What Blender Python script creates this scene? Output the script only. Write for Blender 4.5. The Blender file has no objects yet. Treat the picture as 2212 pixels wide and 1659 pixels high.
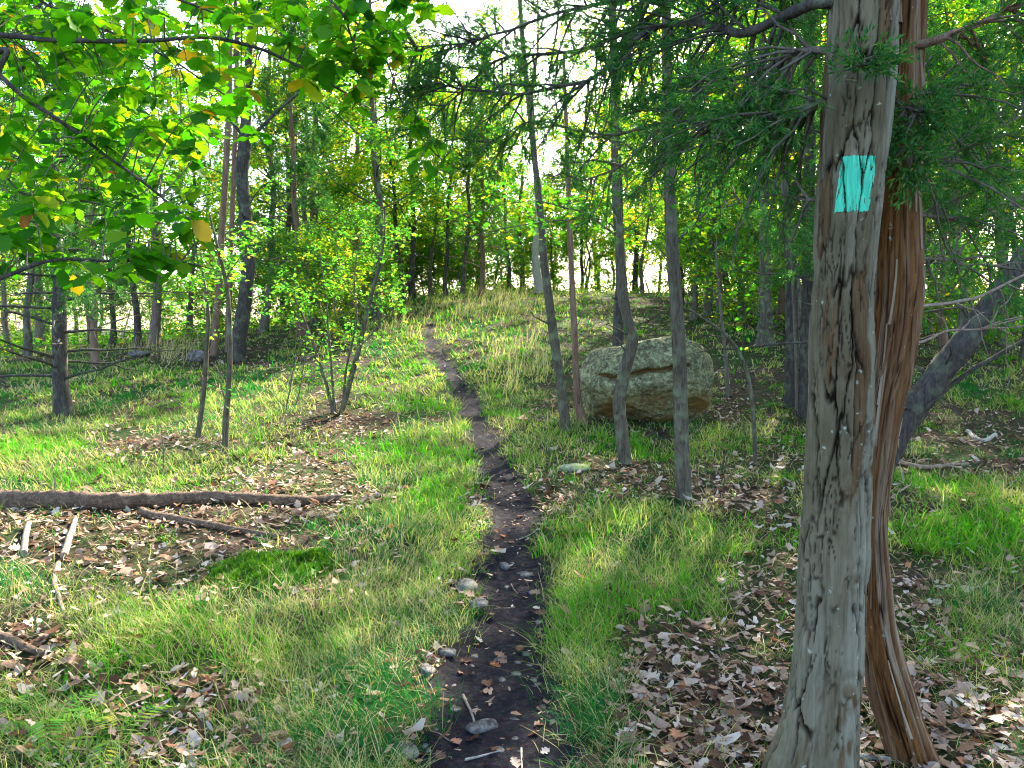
import bpy, math, random
import numpy as np

# ------------------------------------------------------------------ camera, sky, sun, exposure
scene = bpy.context.scene
COL = scene.collection
CAM_Z = 1.55
PITCH = math.radians(4.2)
LENS = 28.0
VW, VH = 2212.0, 1659.0               # pixel frame used for measuring the photograph
FPX = VW * LENS / 36.0
SUN_AZ = math.radians(22)             # clockwise from straight ahead (+Y) towards +X
SUN_EL = math.radians(37)

cam_data = bpy.data.cameras.new('camera')
cam_data.lens = LENS
cam_data.sensor_width = 36.0
cam_data.clip_start = 0.05
cam_data.clip_end = 6000
cam = bpy.data.objects.new('camera', cam_data)
cam.location = (0, 0, CAM_Z)
cam.rotation_euler = (math.radians(90) - PITCH, 0, 0)
COL.objects.link(cam)
scene.camera = cam

world = bpy.data.worlds.new('World')
scene.world = world
world.use_nodes = True
wn = world.node_tree
wn.nodes.clear()
w_out = wn.nodes.new('ShaderNodeOutputWorld')
w_bg = wn.nodes.new('ShaderNodeBackground')
w_sky = wn.nodes.new('ShaderNodeTexSky')
w_sky.sky_type = 'NISHITA'
w_sky.sun_disc = False
w_sky.sun_elevation = SUN_EL
w_sky.sun_rotation = SUN_AZ
w_sky.air_density = 1.0
w_sky.dust_density = 2.5
w_sky.ozone_density = 1.0
w_bg.inputs['Strength'].default_value = 0.15
wn.links.new(w_sky.outputs[0], w_bg.inputs['Color'])
wn.links.new(w_bg.outputs[0], w_out.inputs['Surface'])

sun_data = bpy.data.lights.new('sun', 'SUN')
sun_data.energy = 5.0
sun_data.angle = math.radians(0.53)
sun_data.color = (1.0, 0.91, 0.74)
sun = bpy.data.objects.new('sun', sun_data)
sun.rotation_euler = (math.radians(90) - SUN_EL, 0, math.pi - SUN_AZ)
sun.location = (10, 25, 22)
COL.objects.link(sun)

vs = scene.view_settings
vs.view_transform = 'Standard'
vs.look = 'None'
vs.exposure = 2.75
vs.gamma = 1.0
vs.use_curve_mapping = False
scene.render.engine = 'CYCLES'
scene.cycles.max_bounces = 7
scene.cycles.diffuse_bounces = 4
scene.cycles.transmission_bounces = 5
scene.cycles.glossy_bounces = 2
scene.cycles.sample_clamp_indirect = 6.0
scene.cycles.filter_width = 1.1
scene.cycles.use_denoising = True

# ------------------------------------------------------------------ helpers
RNG = np.random.default_rng(7)
random.seed(7)
CP, SP = math.cos(PITCH), math.sin(PITCH)


def ray(px, py):
    dx = (px - VW / 2) / FPX
    dy = (VH / 2 - py) / FPX
    return np.array([dx, CP + dy * SP, -SP + dy * CP])


def at(px, py, Y):
    """The point on the pixel's ray at the distance Y ahead of the camera."""
    d = ray(px, py)
    return np.array([0, 0, CAM_Z]) + d * (Y / d[1])


def project(x, y, z):
    zz = z - CAM_Z
    f = y * CP - zz * SP
    u = y * SP + zz * CP
    f = np.where(f > 0.05, f, 0.05)
    return VW / 2 + FPX * x / f, VH / 2 - FPX * u / f


def _h(ix, iy, iz):
    h = (ix.astype(np.int64) * 374761393 + iy.astype(np.int64) * 668265263 + iz.astype(np.int64) * 2147483647) & 0x7fffffff
    h = ((h ^ (h >> 13)) * 1274126177) & 0x7fffffff
    h = ((h ^ (h >> 15)) * 1103515245) & 0x7fffffff
    return (h ^ (h >> 16))


_G = np.array([[1, 1, 0], [-1, 1, 0], [1, -1, 0], [-1, -1, 0], [1, 0, 1], [-1, 0, 1], [1, 0, -1], [-1, 0, -1],
               [0, 1, 1], [0, -1, 1], [0, 1, -1], [0, -1, -1]], float)


def pn(x, y, z=0.0):
    """Gradient noise, about -1..1."""
    x, y, z = np.broadcast_arrays(np.asarray(x, float), np.asarray(y, float), np.asarray(z, float))
    x0, y0, z0 = np.floor(x), np.floor(y), np.floor(z)
    fx, fy, fz = x - x0, y - y0, z - z0
    u, v, w = [t * t * t * (t * (t * 6 - 15) + 10) for t in (fx, fy, fz)]
    r = 0
    for i in (0, 1):
        for j in (0, 1):
            for k in (0, 1):
                g = _G[_h(x0 + i, y0 + j, z0 + k) % 12]
                d = g[..., 0] * (fx - i) + g[..., 1] * (fy - j) + g[..., 2] * (fz - k)
                r = r + d * (u if i else 1 - u) * (v if j else 1 - v) * (w if k else 1 - w)
    return r * 1.2


def fbm(x, y, z=0.0, o=4):
    r, a, f = 0, 1.0, 1.0
    for i in range(o):
        r = r + a * pn(np.asarray(x) * f + 13.1 * i, np.asarray(y) * f + 7.7 * i, np.asarray(z) * f)
        a *= 0.5
        f *= 2.03
    return r


def sstep(a, b, x):
    t = np.clip((x - a) / (b - a), 0, 1)
    return t * t * (3 - 2 * t)


# ------------------------------------------------------------------ terrain
_HY = [-2000, -60, 0, 4, 7, 9.5, 14, 20, 26, 30, 36, 60, 150, 400, 4000]
_HH = [0, 0, 0, .03, .15, .33, .85, 1.75, 2.6, 2.92, 2.95, 1.4, -4, -12, -12]
_HX = [-4000, -60, -18, -12, -7, -3, 0, 8, 14, 20, 60, 4000]
_HA = [.05, .1, .25, .4, .65, .95, 1, .95, .85, .75, .6, .5]


def small_bumps(x, y):
    return 0.03 * pn(x * 1.5, y * 1.5, 4.5) + 0.012 * pn(x * 4.1, y * 4.1, 8.5)


def base_h(x, y):
    x = np.asarray(x, float)
    y = np.asarray(y, float)
    s = 0
    for o in (-2.0, -1, 0, 1, 2.0):
        s = s + np.interp(y + o, _HY, _HH) * 0.2
    a = 0
    for o in (-2.0, -1, 0, 1, 2.0):
        a = a + np.interp(x + o, _HX, _HA) * 0.2
    s = np.where(s > 0, s * a, s)
    fade = np.clip(1.4 - np.hypot(x, y) / 90, 0, 1)
    b = 0.07 * pn(x * .45 + 3.3, y * .45, 1.5) + small_bumps(x, y)
    near = sstep(1.0, 4.0, np.hypot(x, y))
    return s + b * fade * (0.4 + 0.6 * near)


TRAIL_PX = [(1050, 1658, .30), (1068, 1580, .29), (1078, 1500, .265), (1092, 1400, .235), (1104, 1300, .215), (1114, 1200, .20),
            (1114, 1120, .195), (1092, 1050, .185), (1065, 985, .175), (1040, 930, .165), (1012, 870, .16), (985, 822, .155),
            (955, 775, .15), (930, 742, .14), (922, 718, .10), (940, 695, .05)]


def ground_hit(px, py, hf=base_h):
    d = ray(px, py)
    ts = np.linspace(1.2, 60, 3000)
    P = np.array([0, 0, CAM_Z]) + ts[:, None] * d
    g = P[:, 2] - hf(P[:, 0], P[:, 1])
    k = np.where(g < 0)[0]
    if len(k) == 0:
        return None
    i = max(k[0], 1)
    t = ts[i - 1] + (ts[i] - ts[i - 1]) * g[i - 1] / (g[i - 1] - g[i] + 1e-9)
    return np.array([0, 0, CAM_Z]) + t * d


_tr = []
for (px, py, w) in TRAIL_PX:
    p = ground_hit(px, py)
    if p is not None:
        _tr.append((p[0], p[1], w))
_tr = np.array(_tr)
_o = np.argsort(_tr[:, 1])
_tr = _tr[_o]
_tr = np.vstack([[0.0, -3.0, .3], [-0.05, 0.6, .3], _tr])
TRY = np.linspace(-3, _tr[-1, 1], 420)
TRX = np.interp(TRY, _tr[:, 1], _tr[:, 0])
TRWD = np.interp(TRY, _tr[:, 1], _tr[:, 2])
_k = np.ones(15) / 15
TRX = np.convolve(np.pad(TRX, 7, mode='edge'), _k, 'valid')
TR_END = TRY[-1]


def trail_off(x, y):
    """Signed distance from the trail's middle in units of its half width."""
    cx = np.interp(y, TRY, TRX)
    w = np.interp(y, TRY, TRWD)
    slope = np.interp(y, TRY, np.gradient(TRX, TRY))
    d = np.abs(x - cx) / np.sqrt(1 + slope ** 2)
    edge = w * (1 + 0.40 * pn(x * 2.3, y * 2.3, 9.1) + 0.35 * pn(x * 6.0, y * 6.0, 3.1) + .15 * pn(x * 15, y * 15, 1.1))
    r = d / edge
    return np.where((y > TR_END) | (y < -3), 9.0, r)


def H(x, y):
    x = np.asarray(x, float)
    y = np.asarray(y, float)
    m = 1 - sstep(0.55, 1.35, trail_off(x, y))
    return base_h(x, y) - m * (0.05 + 0.8 * small_bumps(x, y))


def G(px, py, fallback=26.0):
    p = ground_hit(px, py)
    if p is None:
        d = ray(px, py)
        p = np.array([0, 0, CAM_Z]) + d * (fallback / d[1])
    p[2] = float(H(p[0], p[1]))
    return p


# ------------------------------------------------------------------ mesh builder
class Acc:
    def __init__(self):
        self.v, self.q, self.t, self.n = [], [], [], 0
        self.att = {}

    def add(self, V, quads=None, tris=None, **att):
        V = np.asarray(V, float).reshape(-1, 3)
        if quads is not None and len(quads):
            self.q.append(np.asarray(quads) + self.n)
        if tris is not None and len(tris):
            self.t.append(np.asarray(tris) + self.n)
        for k, a in att.items():
            self.att.setdefault(k, []).append(np.broadcast_to(np.asarray(a, float), (len(V),)))
        self.v.append(V)
        self.n += len(V)
        return self

    def mesh(self, name, mats, smooth=True, origin=None):
        V = np.concatenate(self.v) if self.v else np.zeros((0, 3))
        if origin is not None:
            V = V - np.asarray(origin)
        q = np.concatenate(self.q) if self.q else np.zeros((0, 4), int)
        t = np.concatenate(self.t) if self.t else np.zeros((0, 3), int)
        me = bpy.data.meshes.new(name)
        me.vertices.add(len(V))
        me.vertices.foreach_set('co', V.astype(np.float32).ravel())
        loops = np.concatenate([q.ravel(), t.ravel()]).astype(np.int32)
        me.loops.add(len(loops))
        me.loops.foreach_set('vertex_index', loops)
        npoly = len(q) + len(t)
        me.polygons.add(npoly)
        starts = np.concatenate([np.arange(len(q)) * 4, len(q) * 4 + np.arange(len(t)) * 3]).astype(np.int32)
        me.polygons.foreach_set('loop_start', starts)
        me.polygons.foreach_set('use_smooth', np.full(npoly, smooth, dtype=bool))
        me.update(calc_edges=True)
        for k, lst in self.att.items():
            a = me.attributes.new(k, 'FLOAT', 'POINT')
            a.data.foreach_set('value', np.concatenate(lst).astype(np.float32))
        for m in (mats if isinstance(mats, (list, tuple)) else [mats]):
            me.materials.append(m)
        return me


def link(name, data, parent=None, loc=None):
    o = bpy.data.objects.new(name, data)
    COL.objects.link(o)
    if loc is not None:
        o.location = tuple(float(v) for v in loc)
    if parent is not None:
        o.parent = parent
    return o


def tag(o, label=None, cat=None, group=None, kind=None):
    if label:
        o['label'] = label
    if cat:
        o['category'] = cat
    if group:
        o['group'] = group
    if kind:
        o['kind'] = kind
    return o


def empty(name, loc, label, cat, group=None):
    o = link(name, None, None, loc)
    o.empty_display_size = 0.2
    return tag(o, label, cat, group)


def smooth_path(pts, n):
    """Catmull-Rom through the given rows (any number of columns)."""
    P = np.asarray(pts, float)
    if len(P) == 2:
        t = np.linspace(0, 1, n)[:, None]
        return P[0] * (1 - t) + P[1] * t
    Q = np.vstack([2 * P[0] - P[1], P, 2 * P[-1] - P[-2]])
    t = np.linspace(0, len(P) - 1 - 1e-6, n)
    i = t.astype(int)
    f = (t - i)[:, None]
    a, b, c, d = Q[i], Q[i + 1], Q[i + 2], Q[i + 3]
    return 0.5 * (2 * b + (c - a) * f + (2 * a - 5 * b + 4 * c - d) * f ** 2 + (3 * b - a - 3 * c + d) * f ** 3)


def tube(path, rad, seg=8, rough=0.0, freq=9.0, seed=0.0):
    """Rings along a path; returns vertices and quads, closed by a tiny last ring."""
    P = np.asarray(path, float)
    R = np.broadcast_to(np.asarray(rad, float), (len(P),)).copy()
    n = len(P)
    T = np.gradient(P, axis=0)
    T /= np.linalg.norm(T, axis=1)[:, None] + 1e-12
    ref = np.array([1.0, 0, 0]) if abs(T[0, 0]) < 0.8 else np.array([0, 1.0, 0])
    U = np.zeros((n, 3))
    u = ref - T[0] * ref.dot(T[0])
    u /= np.linalg.norm(u)
    for i in range(n):
        u = u - T[i] * u.dot(T[i])
        u /= np.linalg.norm(u) + 1e-12
        U[i] = u
    W = np.cross(T, U)
    a = np.linspace(0, 2 * np.pi, seg, endpoint=False)
    D = U[:, None] * np.cos(a)[None, :, None] + W[:, None] * np.sin(a)[None, :, None]
    rr = R[:, None] * np.ones((n, seg))
    if rough:
        B = P[:, None] + D * R[:, None, None]
        rr = rr * (1 + rough * pn(B[..., 0] * freq + seed, B[..., 1] * freq, B[..., 2] * freq * 0.5) +
                   rough * .6 * pn(B[..., 0] * freq * 2.7 + seed, B[..., 1] * freq * 2.7, B[..., 2] * freq))
    V = P[:, None] + D * rr[..., None]
    i = np.arange(n - 1)[:, None]
    j = np.arange(seg)[None, :]
    k = (j + 1) % seg
    q = np.stack([i * seg + j, i * seg + k, (i + 1) * seg + k, (i + 1) * seg + j], -1).reshape(-1, 4)
    return V.reshape(-1, 3), q


# ------------------------------------------------------------------ materials
def mat(name):
    m = bpy.data.materials.new(name)
    m.use_nodes = True
    nt = m.node_tree
    nt.nodes.clear()
    out = nt.nodes.new('ShaderNodeOutputMaterial')
    return m, nt, out


def nd(nt, typ, **kw):
    n = nt.nodes.new(typ)
    for k, v in kw.items():
        if k.startswith('i_'):
            key = k[2:]
            key = int(key) if key.isdigit() else key.replace('_', ' ')
            n.inputs[key].default_value = v
        else:
            setattr(n, k, v)
    return n


def ramp(nt, src, stops, interp='LINEAR'):
    r = nt.nodes.new('ShaderNodeValToRGB')
    r.color_ramp.interpolation = interp
    e = r.color_ramp.elements
    while len(e) < len(stops):
        e.new(0.5)
    for el, (p, c) in zip(e, stops):
        el.position = p
        el.color = (*c, 1) if len(c) == 3 else c
    nt.links.new(src, r.inputs['Fac'])
    return r.outputs['Color']


def mix(nt, fac, a, b, mode='MIX'):
    m = nt.nodes.new('ShaderNodeMix')
    m.data_type = 'RGBA'
    m.blend_type = mode
    for sock, v in ((m.inputs[0], fac), (m.inputs[6], a), (m.inputs[7], b)):
        if isinstance(v, bpy.types.NodeSocket):
            nt.links.new(v, sock)
        else:
            sock.default_value = v if not isinstance(v, tuple) or len(v) == 4 else (*v, 1)
    return m.outputs[2]


def rnd_socket(nt):
    """One random number per leaf: a mesh attribute plus a number per object."""
    a = nd(nt, 'ShaderNodeAttribute', attribute_name='rnd')
    o = nd(nt, 'ShaderNodeObjectInfo')
    s = nd(nt, 'ShaderNodeMath', operation='ADD')
    nt.links.new(a.outputs['Fac'], s.inputs[0])
    nt.links.new(o.outputs['Random'], s.inputs[1])
    f = nd(nt, 'ShaderNodeMath', operation='FRACT')
    nt.links.new(s.outputs[0], f.inputs[0])
    return f.outputs[0]


def leaf_mat(name, stops, trans=0.5, tint=(1.5, 1.5, 0.7), gloss=0.06, rough=0.4, tree_shift=None, veins=False):
    """Thin leaf: light bounces off and shines through it."""
    m, nt, out = mat(name)
    r = rnd_socket(nt)
    c = ramp(nt, r, stops)
    if tree_shift:
        o = nd(nt, 'ShaderNodeObjectInfo')
        c = mix(nt, o.outputs['Random'], c, mix(nt, 1.0, c, tree_shift, 'MULTIPLY'))
    if veins:
        tc = nd(nt, 'ShaderNodeTexCoord')
        nz = nd(nt, 'ShaderNodeTexNoise', i_Scale=55.0, i_Detail=3.0)
        nt.links.new(tc.outputs['Object'], nz.inputs['Vector'])
        sp = ramp(nt, nz.outputs[0], [(0.0, (0, 0, 0)), (0.66, (0, 0, 0)), (0.74, (1, 1, 1))])
        c = mix(nt, sp, c, (0.11, 0.055, 0.012))
    d = nd(nt, 'ShaderNodeBsdfDiffuse')
    t = nd(nt, 'ShaderNodeBsdfTranslucent')
    g = nd(nt, 'ShaderNodeBsdfGlossy', i_Roughness=rough)
    gloss = gloss * .18
    nt.links.new(c, d.inputs['Color'])
    nt.links.new(mix(nt, 1.0, c, tint, 'MULTIPLY'), t.inputs['Color'])
    s1 = nd(nt, 'ShaderNodeMixShader', i_0=trans)
    nt.links.new(d.outputs[0], s1.inputs[1])
    nt.links.new(t.outputs[0], s1.inputs[2])
    s2 = nd(nt, 'ShaderNodeMixShader', i_0=gloss)
    nt.links.new(s1.outputs[0], s2.inputs[1])
    nt.links.new(g.outputs[0], s2.inputs[2])
    nt.links.new(s2.outputs[0], out.inputs['Surface'])
    return m


def bark_mat(name, dark, mid, light, scale=14.0, stretch=0.16, lichen=0.0, bump=0.6, rough=0.9):
    m, nt, out = mat(name)
    tc = nd(nt, 'ShaderNodeTexCoord')
    o = nd(nt, 'ShaderNodeObjectInfo')
    mp = nd(nt, 'ShaderNodeMapping')
    mp.inputs['Scale'].default_value = (1, 1, stretch)
    nt.links.new(tc.outputs['Object'], mp.inputs['Vector'])
    n1 = nd(nt, 'ShaderNodeTexNoise', i_Scale=scale, i_Detail=6.0, i_Roughness=0.65, i_Distortion=0.6)
    nt.links.new(mp.outputs[0], n1.inputs['Vector'])
    n2 = nd(nt, 'ShaderNodeTexNoise', i_Scale=scale * 4, i_Detail=4.0, i_Roughness=0.7)
    nt.links.new(mp.outputs[0], n2.inputs['Vector'])
    c = ramp(nt, n1.outputs[0], [(0.32, dark), (0.5, mid), (0.68, light)])
    c = mix(nt, 0.5, c, ramp(nt, n2.outputs[0], [(0.3, dark), (0.7, light)]), 'MIX')
    if lichen:
        n3 = nd(nt, 'ShaderNodeTexNoise', i_Scale=7.0, i_Detail=5.0)
        nt.links.new(tc.outputs['Object'], n3.inputs['Vector'])
        f = ramp(nt, n3.outputs[0], [(0.52, (0, 0, 0)), (0.66, (lichen,) * 3)])
        c = mix(nt, f, c, (0.20, 0.24, 0.15))
    b = nd(nt, 'ShaderNodeBsdfPrincipled', i_Roughness=rough)
    b.inputs['Specular IOR Level'].default_value = 0.04
    nt.links.new(c, b.inputs['Base Color'])
    h = nd(nt, 'ShaderNodeMath', operation='ADD')
    nt.links.new(n1.outputs[0], h.inputs[0])
    nt.links.new(n2.outputs[0], h.inputs[1])
    bp = nd(nt, 'ShaderNodeBump', i_Strength=bump, i_Distance=0.02)
    nt.links.new(h.outputs[0], bp.inputs['Height'])
    nt.links.new(bp.outputs[0], b.inputs['Normal'])
    nt.links.new(b.outputs[0], out.inputs['Surface'])
    return m


def hero_bark_mat(name, plate_a, plate_b, inner, crack, pale_tone):
    """Bark with plates, peeled inner wood and cracks, each where the relief has them."""
    m, nt, out = mat(name)
    tc = nd(nt, 'ShaderNodeTexCoord')
    mp = nd(nt, 'ShaderNodeMapping')
    mp.inputs['Scale'].default_value = (1, 1, 0.07)
    nt.links.new(tc.outputs['Object'], mp.inputs['Vector'])
    n1 = nd(nt, 'ShaderNodeTexNoise', i_Scale=95.0, i_Detail=5.0, i_Roughness=0.7)
    nt.links.new(mp.outputs[0], n1.inputs['Vector'])
    n2 = nd(nt, 'ShaderNodeTexNoise', i_Scale=6.0, i_Detail=5.0)
    nt.links.new(tc.outputs['Object'], n2.inputs['Vector'])
    n3 = nd(nt, 'ShaderNodeTexNoise', i_Scale=38.0, i_Detail=2.0)
    nt.links.new(tc.outputs['Object'], n3.inputs['Vector'])
    c = mix(nt, ramp(nt, n2.outputs[0], [(0.38, (0, 0, 0)), (0.62, (1, 1, 1))]), plate_a, plate_b)
    w = nd(nt, 'ShaderNodeAttribute', attribute_name='pale')
    c = mix(nt, w.outputs['Fac'], c, pale_tone)  # paler bark tone wherever the pale mask is high
    c = mix(nt, 0.75, c, ramp(nt, n1.outputs[0], [(0.25, (0.45, 0.42, 0.38)), (0.55, (1, 1, 1)), (0.8, (1.25, 1.25, 1.2))]), 'MULTIPLY')
    pe = nd(nt, 'ShaderNodeAttribute', attribute_name='peel')
    inn = mix(nt, 0.8, inner, ramp(nt, n1.outputs[0], [(0.3, (0.4, 0.36, 0.33)), (0.6, (1.1, 1.1, 1.1))]), 'MULTIPLY')
    c = mix(nt, pe.outputs['Fac'], c, inn)
    sp = ramp(nt, n3.outputs[0], [(0.0, (0, 0, 0)), (0.70, (0, 0, 0)), (0.75, (0.7, 0.7, 0.7))])
    c = mix(nt, sp, c, (0.33, 0.36, 0.29))
    cr = nd(nt, 'ShaderNodeAttribute', attribute_name='crack')
    c = mix(nt, cr.outputs['Fac'], c, crack)
    b = nd(nt, 'ShaderNodeBsdfPrincipled', i_Roughness=0.92)
    b.inputs['Specular IOR Level'].default_value = 0.04
    nt.links.new(c, b.inputs['Base Color'])
    bp = nd(nt, 'ShaderNodeBump', i_Strength=0.55, i_Distance=0.006)
    nt.links.new(n1.outputs[0], bp.inputs['Height'])
    nt.links.new(bp.outputs[0], b.inputs['Normal'])
    nt.links.new(b.outputs[0], out.inputs['Surface'])
    return m


def ground_mat(name, stops, scale, bump=0.8, blotch=None):
    m, nt, out = mat(name)
    tc = nd(nt, 'ShaderNodeTexCoord')
    n1 = nd(nt, 'ShaderNodeTexNoise', i_Scale=scale, i_Detail=8.0, i_Roughness=0.7)
    nt.links.new(tc.outputs['Object'], n1.inputs['Vector'])
    vo = nd(nt, 'ShaderNodeTexVoronoi', i_Scale=scale * 2.2)
    nt.links.new(tc.outputs['Object'], vo.inputs['Vector'])
    c = ramp(nt, n1.outputs[0], stops)
    c = mix(nt, 0.35, c, mix(nt, 1.0, c, vo.outputs['Color'], 'MULTIPLY'))
    if blotch:
        n2 = nd(nt, 'ShaderNodeTexNoise', i_Scale=0.9, i_Detail=6.0)
        nt.links.new(tc.outputs['Object'], n2.inputs['Vector'])
        c = mix(nt, ramp(nt, n2.outputs[0], [(0.42, (0, 0, 0)), (0.6, (0.85, 0.85, 0.85))]), c, blotch)
    b = nd(nt, 'ShaderNodeBsdfPrincipled', i_Roughness=0.95)
    b.inputs['Specular IOR Level'].default_value = 0.04
    nt.links.new(c, b.inputs['Base Color'])
    bp = nd(nt, 'ShaderNodeBump', i_Strength=bump, i_Distance=0.03)
    nt.links.new(n1.outputs[0], bp.inputs['Height'])
    nt.links.new(bp.outputs[0], b.inputs['Normal'])
    nt.links.new(b.outputs[0], out.inputs['Surface'])
    return m


def rock_mat(name, a, b_, lichen, moss=0.0):
    m, nt, out = mat(name)
    tc = nd(nt, 'ShaderNodeTexCoord')
    n1 = nd(nt, 'ShaderNodeTexNoise', i_Scale=5.0, i_Detail=8.0, i_Roughness=0.7)
    n2 = nd(nt, 'ShaderNodeTexNoise', i_Scale=22.0, i_Detail=6.0, i_Roughness=0.75)
    n3 = nd(nt, 'ShaderNodeTexVoronoi', i_Scale=11.0)
    for n in (n1, n2, n3):
        nt.links.new(tc.outputs['Object'], n.inputs['Vector'])
    c = mix(nt, ramp(nt, n1.outputs[0], [(0.4, (0, 0, 0)), (0.6, (1, 1, 1))]), a, b_)
    c = mix(nt, ramp(nt, n2.outputs[0], [(0.48, (0, 0, 0)), (0.62, (0.8, 0.8, 0.8))]), c, lichen)
    c = mix(nt, 0.7, c, ramp(nt, n2.outputs[0], [(0.33, (0.3, 0.3, 0.3)), (0.5, (1, 1, 1)), (0.7, (1.3, 1.3, 1.25))]), 'MULTIPLY')
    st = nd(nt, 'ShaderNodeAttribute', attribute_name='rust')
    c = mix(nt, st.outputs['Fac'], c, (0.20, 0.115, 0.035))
    if moss:
        n4 = nd(nt, 'ShaderNodeTexNoise', i_Scale=9.0, i_Detail=5.0)
        nt.links.new(tc.outputs['Object'], n4.inputs['Vector'])
        c = mix(nt, ramp(nt, n4.outputs[0], [(0.45, (0, 0, 0)), (0.6, (moss,) * 3)]), c, (0.10, 0.16, 0.035))
    b = nd(nt, 'ShaderNodeBsdfPrincipled', i_Roughness=0.9)
    b.inputs['Specular IOR Level'].default_value = 0.04
    nt.links.new(c, b.inputs['Base Color'])
    h = nd(nt, 'ShaderNodeMath', operation='ADD')
    nt.links.new(n1.outputs[0], h.inputs[0])
    nt.links.new(n2.outputs[0], h.inputs[1])
    bp = nd(nt, 'ShaderNodeBump', i_Strength=0.8, i_Distance=0.03)
    nt.links.new(h.outputs[0], bp.inputs['Height'])
    nt.links.new(bp.outputs[0], b.inputs['Normal'])
    nt.links.new(b.outputs[0], out.inputs['Surface'])
    return m


M = {}
M['ground'] = ground_mat('forest_floor', [(0.3, (0.014, 0.010, 0.008)), (0.5, (0.045, 0.032, 0.024)), (0.7, (0.11, 0.08, 0.058))], 14.0,
                         blotch=(0.018, 0.04, 0.010))
M['trail'] = ground_mat('trail_soil', [(0.3, (0.010, 0.009, 0.013)), (0.52, (0.022, 0.020, 0.026)), (0.75, (0.055, 0.049, 0.054))], 30.0, bump=0.9)
M['grass'] = leaf_mat('grass_blade', [(0.0, (0.010, 0.105, 0.028)), (0.30, (0.018, 0.155, 0.022)), (0.55, (0.032, 0.20, 0.012)), (0.72, (0.085, 0.26, 0.010)),
                                      (0.80, (0.28, 0.27, 0.08)), (1.0, (0.44, 0.38, 0.22))], trans=0.4, tint=(1.0, 1.35, 0.45), gloss=0.03, rough=0.5)
M['straw'] = leaf_mat('straw_blade', [(0.0, (0.42, 0.36, 0.16)), (0.5, (0.50, 0.43, 0.22)), (0.8, (0.30, 0.32, 0.08)), (1.0, (0.5, 0.42, 0.25))], trans=0.35, tint=(1.2, 1.2, .9))
M['litter'] = leaf_mat('dry_leaf', [(0.0, (0.045, 0.024, 0.015)), (0.25, (0.115, 0.060, 0.038)), (0.5, (0.23, 0.14, 0.095)), (0.72, (0.32, 0.23, 0.175)),
                                    (0.92, (0.46, 0.40, 0.36)), (1.0, (0.25, 0.085, 0.03))], trans=0.18, tint=(1.2, 1.0, .8), gloss=0.05)
M['moss'] = leaf_mat('moss_cushion', [(0.0, (0.018, 0.08, 0.004)), (0.5, (0.036, 0.125, 0.006)), (1.0, (0.08, 0.18, 0.01))], trans=0.2)
M['leaf_big'] = leaf_mat('broad_leaf', [(0.0, (0.014, 0.10, 0.006)), (0.35, (0.03, 0.155, 0.008)), (0.7, (0.065, 0.21, 0.010)), (0.93, (0.13, 0.27, 0.012)), (0.975, (0.34, 0.30, 0.02)),
                                        (1.0, (0.22, 0.075, 0.02))], trans=0.6, tint=(1.9, 1.8, 0.35), gloss=0.05, rough=0.45, veins=True)
M['leaf_green'] = leaf_mat('green_leaves', [(0.0, (0.022, 0.13, 0.018)), (0.4, (0.04, 0.19, 0.02)), (0.8, (0.10, 0.27, 0.02)), (0.95, (0.28, 0.34, 0.03)), (1.0, (0.45, 0.27, 0.03))],
                           trans=0.62, tint=(1.5, 1.6, 0.45), tree_shift=(1.25, 1.05, 0.9))
M['leaf_yellow'] = leaf_mat('yellow_green_leaves', [(0.0, (0.05, 0.19, 0.012)), (0.45, (0.10, 0.26, 0.015)), (0.75, (0.24, 0.35, 0.02)), (0.9, (0.45, 0.40, 0.03)), (1.0, (0.52, 0.28, 0.03))],
                            trans=0.62, tint=(1.6, 1.55, 0.5), tree_shift=(1.1, 1.1, 1.0))
M['shrub'] = leaf_mat('shrub_leaves', [(0.0, (0.04, 0.16, 0.025)), (0.5, (0.08, 0.24, 0.03)), (0.85, (0.17, 0.32, 0.03)), (1.0, (0.40, 0.36, 0.04))], trans=0.45, tint=(1.2, 1.55, .6), gloss=0.07)
M['cedar'] = leaf_mat('cedar_needles', [(0.0, (0.016, 0.085, 0.026)), (0.5, (0.034, 0.135, 0.030)), (0.85, (0.07, 0.18, 0.03)), (1.0, (0.15, 0.17, 0.05))], trans=0.35, tint=(1.3, 1.5, 0.8), gloss=0.05)
M['bark_slim'] = bark_mat('grey_bark', (0.022, 0.018, 0.014), (0.085, 0.074, 0.056), (0.20, 0.18, 0.145), scale=26, lichen=0.6, bump=.9)
M['bark_dark'] = bark_mat('dark_bark', (0.014, 0.012, 0.012), (0.05, 0.044, 0.042), (0.12, 0.108, 0.10), scale=24, lichen=0.3)
M['bark_red'] = bark_mat('reddish_bark', (0.075, 0.04, 0.028), (0.17, 0.10, 0.07), (0.30, 0.215, 0.165))
M['bark_pine'] = bark_mat('pine_bark', (0.055, 0.04, 0.034), (0.15, 0.115, 0.095), (0.27, 0.215, 0.185), scale=18)
M['twig'] = bark_mat('twig_bark', (0.05, 0.04, 0.034), (0.13, 0.11, 0.09), (0.24, 0.21, 0.18), scale=40)
M['deadwood'] = bark_mat('dead_wood', (0.10, 0.065, 0.05), (0.24, 0.175, 0.14), (0.40, 0.33, 0.28), scale=25, stretch=1.0)
M['log'] = bark_mat('log_bark', (0.022, 0.014, 0.010), (0.10, 0.062, 0.045), (0.30, 0.22, 0.17), scale=22, stretch=1.0, bump=0.9)
M['white_wood'] = bark_mat('bleached_wood', (0.15, 0.13, 0.11), (0.36, 0.33, 0.29), (0.55, 0.52, 0.47), scale=30, stretch=1.0)
M['boulder'] = rock_mat('lichen_granite', (0.09, 0.085, 0.055), (0.19, 0.185, 0.105), (0.31, 0.34, 0.20))
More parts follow.
